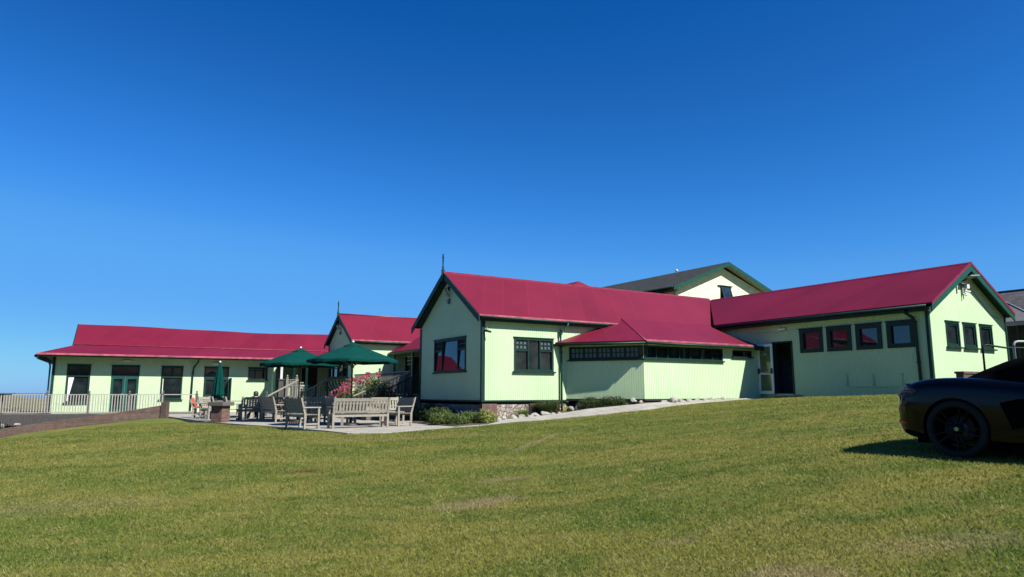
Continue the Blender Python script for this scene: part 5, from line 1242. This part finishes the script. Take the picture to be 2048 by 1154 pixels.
shrub('dark_shrub', 'dark ground-hugging shrub against the shaded gable wall', -.5, 3.4, (.8, 1.1, .62), 4200, .04, 'leafdk', 14)
shrub('dark_shrub', 'dark leafy shrub in the corner under the verandah steps', -.75, 1.6, (.6, 1.1, .62), 5000, .04, 'leafdk', 24)
p = M(1.45, -.35, 0); t = thing('grass_tuft', 'small bright green grass tuft between rockery stones', 'grass clump', (p.x, p.y, bedz(1.45, -.35)), 0, 'plants along the foot of the clubhouse'); bladeclump('blades', (p.x, p.y, bedz(1.45, -.35)), .38, .42, 420, 'bladebr', t, 5)
p = M(2.55, -.28, 0); t = thing('ornamental_grass', 'large fountain-shaped grass clump against the stone plinth', 'grass clump', (p.x, p.y, bedz(2.55, -.28)), 0, 'plants along the foot of the clubhouse'); bladeclump('blades', (p.x, p.y, bedz(2.55, -.28)), .72, .80, 1500, 'bladegr', t, 6, .95)
FWs = M
q_ = FW1(1.05, .32, 0); t = thing('heather_bush', 'dark rounded heather mound left of its twin under the lean-to', 'shrub', (q_.x, q_.y, 1.0), 0, 'plants along the foot of the clubhouse'); stems(t, tuple(t.location), (.4, .35), .3, 6); leaves('foliage', tuple(t.location), (.60, .46, .50), 11000, .024, 'leafdk', t, 31, 22, fill=.45)
q_ = FW1(1.85, .36, 0); t = thing('heather_bush', 'dark rounded heather mound right of its twin under the lean-to', 'shrub', (q_.x, q_.y, 1.04), 0, 'plants along the foot of the clubhouse'); stems(t, tuple(t.location), (.4, .35), .3, 6); leaves('foliage', tuple(t.location), (.62, .46, .47), 11000, .024, 'leafdk', t, 32, 22, fill=.45)
p = M(3.02, -.20, 0); t = thing('red_flower', 'small plant with red flowers left of the downpipe foot', 'flower', (p.x, p.y, bedz(3.0, -.2)), 0, 'plants along the foot of the clubhouse'); leaves('foliage', tuple(t.location), (.22, .18, .22), 260, .03, 'leaf', t, 41, 4); leaves('flowers', (p.x, p.y, bedz(3, -.2) + .05), (.16, .12, .18), 130, .02, 'redfl', t, 42, 4)
# hydrangea in front of the verandah balustrade
hp = M(-.75, 8.9, PZ); t = thing('hydrangea_bush', 'large hydrangea bush covered in pink and red flower heads', 'shrub', tuple(hp), 0)
stems(t, tuple(hp), (1.6, 1.0), 1.1, 14)
g_ = random.Random(5)
leaves('foliage', tuple(hp + Vector((.25, -.2, 0))), (1.5, 1.0, 1.75), 9000, .06, 'leaf', t, 51, 14, fill=.42); leaves('foliage', tuple(M(-.9, 11.4, PZ)), (1.5, .9, 1.3), 5600, .055, 'leaf', t, 52, 12)
leaves('foliage', tuple(M(-.95, 7.5, PZ)), (.9, .8, 1.6), 5000, .05, 'leaf', t, 53, 9)
fl = 0
hd = MB()
while fl < 98:
    f = g_.random(); v = 12.9 - f * 5.2; u = -.9 + g_.uniform(-.85, .25); top_ = PZ + (.75 + 1.15 * min(1, f * 1.35)) * (1 - .18 * abs(u + .5))
    z = top_ + .18 - abs(g_.gauss(0, .20)); p = M(u, v, z)
    if fl % 1 == 0:
        h_ = leaves('flower_head', (p.x, p.y, p.z), (.115, .115, .09), 105, .024, 'pink', t, 300 + fl, 3, fill=.6)
    fl += 1
shrub('leafy_plant', 'bright leafy plants left of the hydrangea under the trellis', -1.0, 13.7, (.7, .9, .62), 2400, .05, 'leafyel', 61, z=PZ, group='bushes in front of the second gable')
shrub('leafy_plant', 'dark leafy bush at the foot of the dark porch balustrade', -1.3, 16.2, (.8, 1.2, .85), 3200, .05, 'leafdk', 62, z=PZ, group='bushes in front of the second gable')
t_ = shrub('leafy_plant', 'dark spiky plant by the handrail of the far porch steps', -2.9, 23.3, (.22, .22, 1.0), 700, .06, 'leafdk', 63, z=PZ, group='bushes in front of the second gable')

# ------------------------------------------------------------------ black open-top sports car (soft top closed)
def m_paint(name, c):
    q = NT(name); q.base(c, .08, 0, .14); q.b.inputs['Coat Weight'].default_value = .2; q.b.inputs['Coat Roughness'].default_value = .02
    q.bump(q.noise(q.oc(), 1.5, 2), .0015, .3); return q.m
MT['paint'] = m_paint('black_blue_car_paint', (.0010, .0013, .0030))
MT['tyre'] = plain('tyre_rubber', (.005, .005, .006), .9, .2, 20)
MT['rim'] = plain('gloss_black_rim', (.003, .003, .0035), .3, .1, 8, spec=.12, bump=0)
MT['softtop'] = plain('black_soft_top_cloth', (.0035, .0035, .0045), 1.0, .15, 60, spec=.0)
MT['gap'] = plain('black_void', (.001, .001, .001), .9, .1, 3, bump=0, spec=.05)
MT['tail'] = plain('dark_red_tail_lens', (.03, .002, .004), .15, .1, 8, spec=.3, bump=0)
MT['tailbar'] = plain('pale_lens_strip', (.30, .16, .20), .25, .1, 8, bump=0)
MT['reflector'] = plain('red_reflector', (.55, .03, .03), .25, .1, 8, bump=0)
MT['disc'] = plain('brake_disc_steel', (.06, .06, .065), .4, .1, 20, metal=.6)
MT['gold'] = plain('gold_hub_badge', (.42, .34, .14), .35, .2, 30)
MT['plate'] = plain('white_number_plate', (.75, .75, .72), .4, .03, 8)
HX, HY, CAZ = 5.30, 8.46, 145.0
CF0 = Frame(0, 0, CAZ)
_o = CF0(.93, -.885, 0); CF = Frame(HX - _o.x, HY - _o.y, CAZ)
CG = .828                     # ground level under the car
car = thing('parked_car', 'black two-seat sports car with closed soft top parked on the grass', 'car', tuple(CF(2.19, 0, CG)), R(CF.rz))
def crv1(x, tab):
    xs_ = [a for a, b in tab]; ys_ = [b for a, b in tab]
    # monotone-ish cubic through the table
    i = max(0, min(len(xs_) - 2, int(np.searchsorted(xs_, x)) - 1)); h = xs_[i + 1] - xs_[i]; t = (x - xs_[i]) / h
    def m(k):
        if k == 0: return (ys_[1] - ys_[0]) / (xs_[1] - xs_[0])
        if k == len(xs_) - 1: return (ys_[-1] - ys_[-2]) / (xs_[-1] - xs_[-2])
        return .5 * ((ys_[k + 1] - ys_[k]) / (xs_[k + 1] - xs_[k]) + (ys_[k] - ys_[k - 1]) / (xs_[k] - xs_[k - 1]))
    a, b = m(i) * h, m(i + 1) * h
    return (2 * t ** 3 - 3 * t * t + 1) * ys_[i] + (t ** 3 - 2 * t * t + t) * a + (-2 * t ** 3 + 3 * t * t) * ys_[i + 1] + (t ** 3 - t * t) * b
TW = [(0, .50), (.06, .66), (.16, .77), (.35, .855), (.6, .892), (.95, .903), (1.35, .893), (1.9, .87), (2.6, .865), (3.1, .878), (3.45, .885), (3.8, .84), (4.1, .72), (4.28, .54), (4.38, .30)]
TB = [(0, .36), (.06, .30), (.2, .235), (.45, .19), (.62, .165), (1.3, .14), (3.0, .14), (4.1, .15), (4.28, .19), (4.38, .27)]
TS = [(0, .66), (.06, .765), (.16, .835), (.35, .905), (.6, .945), (.95, .955), (1.4, .925), (1.9, .87), (2.5, .845), (3.0, .86), (3.4, .865), (3.8, .79), (4.1, .69), (4.28, .58), (4.38, .48)]
TC = [(0, .68), (.06, .80), (.12, .875), (.20, .86), (.5, .90), (1.0, .95), (1.6, .96), (2.4, .955), (2.9, .93), (3.3, .85), (3.8, .74), (4.1, .65), (4.28, .56), (4.38, .47)]
_sx = lambda T: [(.93 - (.93 - x) * .87 if x < .93 else x, v) for x, v in T]
TW, TB, TS, TC = map(_sx, (TW, TB, TS, TC))
X00 = .93 - .93 * .87
def section(x):
    w_, zb, zs_, zc = (crv1(x, T) for T in (TW, TB, TS, TC))
    key = [(0, zb), (.55 * w_, zb), (.86 * w_, zb + .01), (.955 * w_, zb + .06), (.985 * w_, zb + .16), (.995 * w_, zb + .30), (w_, min(zs_ - .22, zb + .45)), (.992 * w_, zs_ - .13), (.955 * w_, zs_ - .045), (.88 * w_, zs_ - .004), (.78 * w_, zs_), (.60 * w_, (zs_ + 2 * zc) / 3), (.3 * w_, zc), (0, zc)]
    return key
xs_ = sorted(set([round(v_, 3) for v_ in np.concatenate([np.linspace(X00 + .001, X00 + .25, 10), np.linspace(X00 + .25, 4.1, 52), np.linspace(4.1, 4.38, 8)])]))
secs = []
for x in xs_:
    k = section(x); pts = []
    for i in range(len(k) - 1):       # Catmull-Rom around the section
        p0, p1, p2, p3 = k[max(i - 1, 0)], k[i], k[i + 1], k[min(i + 2, len(k) - 1)]
        for j in range(3):
            t_ = j / 3
            f_ = lambda c: .5 * ((2 * p1[c]) + (-p0[c] + p2[c]) * t_ + (2 * p0[c] - 5 * p1[c] + 4 * p2[c] - p3[c]) * t_ * t_ + (-p0[c] + 3 * p1[c] - 3 * p2[c] + p3[c]) * t_ ** 3)
            pts.append((f_(0), f_(1)))
    pts.append(k[-1]); full = [(-y, z) for y, z in pts] + [(y, z) for y, z in pts[-2:0:-1]]; secs.append([(x, y, z) for y, z in full])
m = MB(CF); ns = len(secs[0]); V_ = [(x, y, z + CG) for s_ in secs for x, y, z in s_]
Fc = [(i * ns + k, i * ns + (k + 1) % ns, (i + 1) * ns + (k + 1) % ns, (i + 1) * ns + k) for i in range(len(secs) - 1) for k in range(ns)]
m.add(V_, Fc + [tuple(range(ns - 1, -1, -1)), tuple((len(secs) - 1) * ns + k for k in range(ns))], True)
body = m.build('body', MT['paint'], car)
# wheel arches are cut out with cylinders that are removed again
cut = MB(CF)
for x in (.93, 3.405):
    for s_ in (-1, 1):
        n0 = 40; a_ = [(x + .372 * math.cos(2 * math.pi * k / n0), s_ * .60, .345 + .372 * math.sin(2 * math.pi * k / n0) + CG) for k in range(n0)]; b_ = [(p[0], s_ * 1.2, p[2]) for p in a_]
        cut.add(a_ + b_, [(k, (k + 1) % n0, (k + 1) % n0 + n0, k + n0) for k in range(n0)] + [tuple(range(n0)), tuple(range(2 * n0 - 1, n0 - 1, -1))])
co_ = cut.build('cutter', MT['gap'], car)
md = body.modifiers.new('arches', 'BOOLEAN'); md.operation = 'DIFFERENCE'; md.object = co_; md.solver = 'EXACT'
bpy.context.view_layer.update()
me_ = bpy.data.meshes.new_from_object(body.evaluated_get(bpy.context.evaluated_depsgraph_get()))
body.modifiers.clear(); body.data = me_; bpy.data.objects.remove(co_)
try:
    for p_ in me_.polygons: p_.use_smooth = True
    me_.set_sharp_from_angle(angle=R(35))
except Exception: pass
def Ysd(x, z):                 # half width of the body at height z
    pts = [q_ for s_ in [min(secs, key=lambda S_: abs(S_[0][0] - x))] for q_ in s_]
    c_ = [(abs(q_[2] - z), abs(q_[1])) for q_ in pts if abs(q_[1]) > .4]
    c_.sort(); return max(c_[0][1], c_[1][1]) if c_ else .8
# soft top and glasshouse
GT_ = [(.92, .965, .60, .93), (1.1, 1.05, .60, .93), (1.35, 1.15, .60, .92), (1.65, 1.24, .585, .91), (2.0, 1.285, .575, .90), (2.3, 1.29, .565, .89), (2.6, 1.262, .56, .89)]
m = MB(CF); sp = []
for (x, zt, wt, zb) in GT_:
    wb = crv1(x, TW) * (.80 if x > 1.2 else .74); r_ = []
    for f in (0, .12, .3, .55, .8, 1): r_.append((-(wb + (wt + .06 - wb) * f), zb + (zt - .10 - zb) * f))
    r_ += [(-wt * .93, zt - .035), (-wt * .7, zt - .008), (-wt * .35, zt), (0, zt + .003)]
    full = r_ + [(-y, z) for y, z in r_[-2::-1]]; sp.append([(x, y, z + CG) for y, z in full])
n1 = len(sp[0]); m.add([p_ for r_ in sp for p_ in r_], [(i * n1 + k, i * n1 + k + 1, (i + 1) * n1 + k + 1, (i + 1) * n1 + k) for i in range(len(sp) - 1) for k in range(n1 - 1)] + [tuple(range(n1)), tuple((len(sp) - 1) * n1 + k for k in range(n1 - 1, -1, -1))], True)
m.build('soft_top', MT['softtop'], car)
m = MB(CF); wt = .555
m.slab([(2.58, -wt, 1.245 + CG), (2.58, wt, 1.245 + CG), (3.22, .66, .90 + CG), (3.22, -.66, .90 + CG)], (0, 0, -.015)); m.build('windscreen', MT['glass'], car)
for s_ in (-1, 1):
    m = MB(CF); m.slab([(1.75, s_ * .715, .92 + CG), (3.1, s_ * .70, .90 + CG), (2.62, s_ * .575, 1.225 + CG), (2.0, s_ * .60, 1.195 + CG)], (0, s_ * .012, 0)); m.build('side_window', MT['glass'], car)
    m = MB(CF); m.tube([(3.16, s_ * .70, .91 + CG), (2.62, s_ * .59, 1.235 + CG)], .022, 8); m.build('windscreen_pillar', MT['paint'], car)
    m = MB(CF); m.hexa([(2.78, s_ * .88, .93 + CG), (2.92, s_ * .90, .94 + CG), (2.92, s_ * 1.02, .95 + CG), (2.80, s_ * 1.02, .94 + CG), (2.78, s_ * .88, 1.02 + CG), (2.9, s_ * .90, 1.03 + CG), (2.89, s_ * 1.01, 1.03 + CG), (2.80, s_ * 1.01, 1.03 + CG)]); m.build('wing_mirror', MT['paint'], car, .02)
# side air intake, door shut line, sill
for s_ in (-1, 1):
    m = MB(CF); y1 = lambda x, z: s_ * (Ysd(x, z) + .004)
    pl = [(1.42, .66), (1.62, .71), (2.02, .70), (1.80, .56), (1.66, .40), (1.52, .36)]
    m.slab([(x, y1(x, z), z + CG) for x, z in pl], (0, s_ * .004, 0)); m.build('side_intake', MT['gap'], car)
    m = MB(CF); m.tube([(1.86, y1(1.86, .84), .84 + CG), (1.84, y1(1.84, .6), .6 + CG), (1.90, y1(1.9, .35), .33 + CG), (2.05, y1(2.05, .24), .25 + CG), (2.9, y1(2.9, .24), .25 + CG), (3.0, y1(3.0, .5), .5 + CG), (2.96, y1(2.96, .82), .82 + CG)], .004, 4); m.build('door_gap', MT['gap'], car)
    m = MB(CF); m.hexa([(1.35, s_ * .84, .11 + CG), (3.0, s_ * .84, .11 + CG), (3.0, s_ * .90, .12 + CG), (1.35, s_ * .90, .12 + CG), (1.35, s_ * .84, .17 + CG), (3.0, s_ * .84, .17 + CG), (3.0, s_ * .885, .17 + CG), (1.35, s_ * .885, .17 + CG)]); m.build('sill', MT['gap'], car)
# tail: spoiler lip, lamp strip, reflectors, plate, lower valance
m = MB(CF); sp_ = []
for i in range(17):
    y = -.74 + 1.48 * i / 16; x0 = .075 + X00 + .17 * (abs(y) / .74) ** 2.6; sp_.append((x0, y))
def strip(x_in, x_out, z0, z1, mat, name, off=(0, 0)):
    m = MB(CF)
    for (xa, ya), (xb, yb) in zip(sp_[:-1], sp_[1:]):
        m.hexa([(xa - x_out, ya, z0 + CG), (xa + x_in, ya, z0 + CG), (xb + x_in, yb, z0 + CG), (xb - x_out, yb, z0 + CG), (xa - x_out - .015, ya, z1 + CG), (xa + x_in, ya, z1 + CG), (xb + x_in, yb, z1 + CG), (xb - x_out - .015, yb, z1 + CG)])
    return m.build(name, mat, car)
strip(.12, .035, .868, .892, MT['paint'], 'spoiler')
strip(.10, .012, .80, .865, MT['tail'], 'tail_lamp_strip')
for s_ in (-1, 1):
    m = MB(CF); P_ = lambda x, z: (x + X00 * (1 - x / .93), s_ * (Ysd(x + X00 * (1 - x / .93), z) + .005), z + CG)
    m.slab([P_(.10, .74), P_(.16, .83), P_(.34, .845), P_(.47, .80), P_(.40, .755), P_(.22, .715)], (-.004, s_ * .008, 0)); tl = m.build('tail_lamp', MT['tail'], car)
    m = MB(CF); m.tube([P_(.14, .775), P_(.26, .79), P_(.38, .785)], .006, 5); m.tube([P_(.22, .815), P_(.33, .82), P_(.41, .805)], .006, 5); m.build('light_strip', MT['tailbar'], tl)
    m = MB(CF); m.slab([P_(.09, .40), P_(.09, .435), P_(.22, .42), P_(.27, .395), P_(.2, .385)], (-.004, s_ * .008, 0)); m.build('reflector', MT['reflector'], car)
    m = MB(CF); m.lathe((3.98, s_ * .62, .62 + CG), [(.001, .12), (.08, .11), (.11, .0)], 14, 'x'); m.build('headlight', MT['glass'], car)
m = MB(CF); m.box(X00 - .022, X00 - .008, -.26, .26, .545 + CG, .655 + CG); m.build('number_plate', MT['plate'], car)
m = MB(CF); m.lathe((X00 - .03, .0, .33 + CG), [(.05, 0), (.05, .16), (.04, .16), (.04, .02)], 12, 'x'); m.build('exhaust', MT['disc'], car)
m = MB(CF)
for (xa, ya), (xb, yb) in zip(sp_[:-1], sp_[1:]): m.hexa([(xa - .05, ya, .25 + CG), (xa + .2, ya, .22 + CG), (xb + .2, yb, .22 + CG), (xb - .05, yb, .25 + CG), (xa - .07, ya, .35 + CG), (xa + .2, ya, .35 + CG), (xb + .2, yb, .35 + CG), (xb - .07, yb, .35 + CG)])
m.build('rear_valance', MT['gap'], car)
m = MB(CF); m.box(.35, 4.0, -.6, .6, .15 + CG, .6 + CG); m.build('underbody', MT['gap'], car)
# wheels
wl = None
def wheel(x, s_):
    y = s_ * .885; c = CG + .345; R0 = .345
    m = MB(CF); m.lathe((x, y, c), [(.262, -s_ * .235), (.315, -s_ * .24), (.340, -s_ * .20), (.345, -s_ * .12), (.342, -s_ * .03), (.325, -s_ * .0), (.275, s_ * .006), (.266, -s_ * .006)], 48, 'y'); w_ = m.build('wheel', MT['tyre'], car)
    m = MB(CF); m.lathe((x, y, c), [(.266, -s_ * .002), (.262, s_ * .004), (.252, -s_ * .004), (.246, -s_ * .05), (.244, -s_ * .2)], 48, 'y')
    for k in range(10):
        a = 2 * math.pi * k / 10 + (.13 if k % 2 else -.13) + .2; a0 = 2 * math.pi * (k // 2 * 2 + .5) / 10 + .2 - .13 * 0
        ca, sa = math.cos(a), math.sin(a); cb, sb = math.cos(a - (.10 if k % 2 else -.10)), math.sin(a - (.10 if k % 2 else -.10))
        m.bar((x + .05 * cb, y - s_ * .045, c + .05 * sb), (x + .252 * ca, y - s_ * .012, c + .252 * sa), .017, .03, up=(0, 1, 0))
    m.lathe((x, y, c), [(.001, -s_ * .015), (.05, -s_ * .018), (.062, -s_ * .04), (.062, -s_ * .08)], 20, 'y'); m.build('rim', MT['rim'], w_)
    m = MB(CF); m.lathe((x, y, c), [(.001, -s_ * .10), (.165, -s_ * .10), (.165, -s_ * .125), (.001, -s_ * .125)], 32, 'y'); m.build('brake_disc', MT['disc'], w_)
    m = MB(CF)
    for k in range(6):
        a = -.7 + k * .28; b_ = a + .28
        m.hexa([(x + r_ * math.cos(t_), y - s_ * d_, c + r_ * math.sin(t_)) for d_ in (.07, .135) for r_, t_ in ((.115, a), (.185, a), (.185, b_), (.115, b_))])
    m.build('brake_caliper', MT['rim'], w_)
    m = MB(CF); m.lathe((x, y, c), [(.001, -s_ * .008), (.022, -s_ * .010), (.026, -s_ * .016)], 16, 'y'); m.build('hub_badge', MT['gold'], w_)
for x in (.93, 3.405):
    for s_ in (-1, 1): wheel(x, s_)

# ------------------------------------------------------------------ person seated beyond the rear bench
def skin_part(name, verts, edges, radii, mat, parent, sub=2, root=0):
    me = bpy.data.meshes.new(name); me.from_pydata(verts, edges, []); o = bpy.data.objects.new(name, me); COL.objects.link(o)
    sk = o.modifiers.new('skin', 'SKIN'); 
    for v_, r_ in zip(me.skin_vertices[0].data, radii): v_.radius = (r_, r_) if isinstance(r_, float) else r_
    me.skin_vertices[0].data[root].use_root = True
    sb = o.modifiers.new('sub', 'SUBSURF'); sb.levels = sb.render_levels = sub
    bpy.context.view_layer.update()
    nm = bpy.data.meshes.new_from_object(o.evaluated_get(bpy.context.evaluated_depsgraph_get())); o.modifiers.clear(); o.data = nm
    nm.materials.clear(); nm.materials.append(mat)
    for p_ in nm.polygons: p_.use_smooth = True
    o.parent = parent; return o
MT['skin'] = plain('skin', (.36, .21, .15), .6, .1, 20)
MT['hair'] = plain('dark_hair', (.018, .014, .012), .6, .3, 60)
MT['blackcloth'] = plain('black_cloth', (.010, .010, .012), .9, .2, 20)
PX_, PY_ = -10.62, 29.15
pr = thing('person', 'person with dark hair in a black top seated with their back to the lawn', 'person', (PX_, PY_, PZ), R(32))
# local: x to the side, +y forwards (away from the camera), z up from the patio; seat at .36
J = {'pel': (0, 0, .42), 'bel': (0, -.01, .56), 'che': (0, -.02, .76), 'nb': (0, -.02, .90), 'nk': (0, .0, .955), 'hd': (0, .02, 1.03), 'ht': (0, .015, 1.10)}
Vv = [J[k] for k in ('pel', 'bel', 'che', 'nb', 'nk', 'hd', 'ht')]; Ev = [(i, i + 1) for i in range(6)]; Rv = [(.155, .11), (.13, .095), (.15, .10), (.075, .065), .048, (.070, .085), (.06, .072)]
for s_ in (-1, 1):
    b0 = len(Vv); Vv += [(s_ * .16, -.02, .87), (s_ * .21, .02, .62), (s_ * .17, .24, .60), (s_ * .15, .30, .60)]; Ev += [(3, b0), (b0, b0 + 1), (b0 + 1, b0 + 2), (b0 + 2, b0 + 3)]; Rv += [.06, .042, .032, .026]
    for f in range(4):
        n_ = len(Vv); Vv += [(s_ * (.135 + f * .018), .345 + .004 * (f in (1, 2)), .59), (s_ * (.135 + f * .018), .375 + .008 * (f in (1, 2)), .57)]; Ev += [(b0 + 3, n_), (n_, n_ + 1)]; Rv += [.010, .008]
    n_ = len(Vv); Vv += [(s_ * .12, .32, .585), (s_ * .11, .345, .575)]; Ev += [(b0 + 3, n_), (n_, n_ + 1)]; Rv += [.011, .009]
    n_ = len(Vv); Vv += [(s_ * .10, .04, .42), (s_ * .13, .42, .44), (s_ * .13, .46, .10), (s_ * .13, .60, .04)]; Ev += [(0, n_), (n_, n_ + 1), (n_ + 1, n_ + 2), (n_ + 2, n_ + 3)]; Rv += [.085, .065, .042, .034]
skin_part('body', Vv, Ev, Rv, MT['skin'], pr)
m = MB(); m.ball((0, .10, 1.03), .012, 6); m.build('nose', MT['skin'], pr)
def shell(name, mat, verts, edges, radii): return skin_part(name, verts, edges, radii, mat, pr)
cl = [(0, 0, .42), (0, -.01, .56), (0, -.02, .76), (0, -.02, .90)]; ce = [(0, 1), (1, 2), (2, 3)]; cr_ = [(.165, .12), (.142, .107), (.162, .112), (.082, .075)]
for s_ in (-1, 1):
    b0 = len(cl); cl += [(s_ * .165, -.02, .87), (s_ * .215, .02, .62), (s_ * .17, .22, .60)]; ce += [(3, b0), (b0, b0 + 1), (b0 + 1, b0 + 2)]; cr_ += [.07, .052, .042]
shell('top', MT['blackcloth'], cl, ce, cr_)
cl = [(0, 0, .42)]; ce = []; cr_ = [(.17, .125)]
for s_ in (-1, 1): b0 = len(cl); cl += [(s_ * .10, .06, .42), (s_ * .13, .42, .44), (s_ * .13, .46, .13)]; ce += [(0, b0), (b0, b0 + 1), (b0 + 1, b0 + 2)]; cr_ += [.095, .075, .055]
shell('trousers', MT['blackcloth'], cl, ce, cr_)
skin_part('hair', [(0, .03, 1.14), (0, .0, 1.08), (0, -.02, .98), (0, -.03, .90)], [(0, 1), (1, 2), (2, 3)], [(.085, .09), (.110, .115), (.108, .105), (.085, .06)], MT['hair'], pr)
m = MB(); m.box(.09, .18, .46, .70, .0, .07); m.box(-.18, -.09, .46, .70, .0, .07); m.build('shoes', MT['black'], pr, .02)
lc = dup(ch, (PX_ - .33 * math.cos(R(32)) + .10 * math.sin(R(32)), PY_ - .33 * math.sin(R(32)) - .10 * math.cos(R(32)), PZ - .04), R(32), 'low chair under the seated person', GB)
# far vegetation on the dunes, seen under the deck rail
for i, (x_, y_, z_, lb) in enumerate(((-44.5, 62, -1.6, 'dark scrub bush on the dunes behind the deck, left of the other'), (-42.6, 61, -1.6, 'dark scrub bush on the dunes behind the deck, close to the far wing corner'))):
    t = thing('distant_shrub', lb, 'shrub', (x_, y_, z_), 0, 'scrub on the dunes'); leaves('foliage', (x_, y_, z_), (1.3, 1.0, 1.9), 1500, .13, 'leafdk', t, 71 + i, 7); stems(t, (x_, y_, z_), (1, .8), 1.4, 4, seed=i)
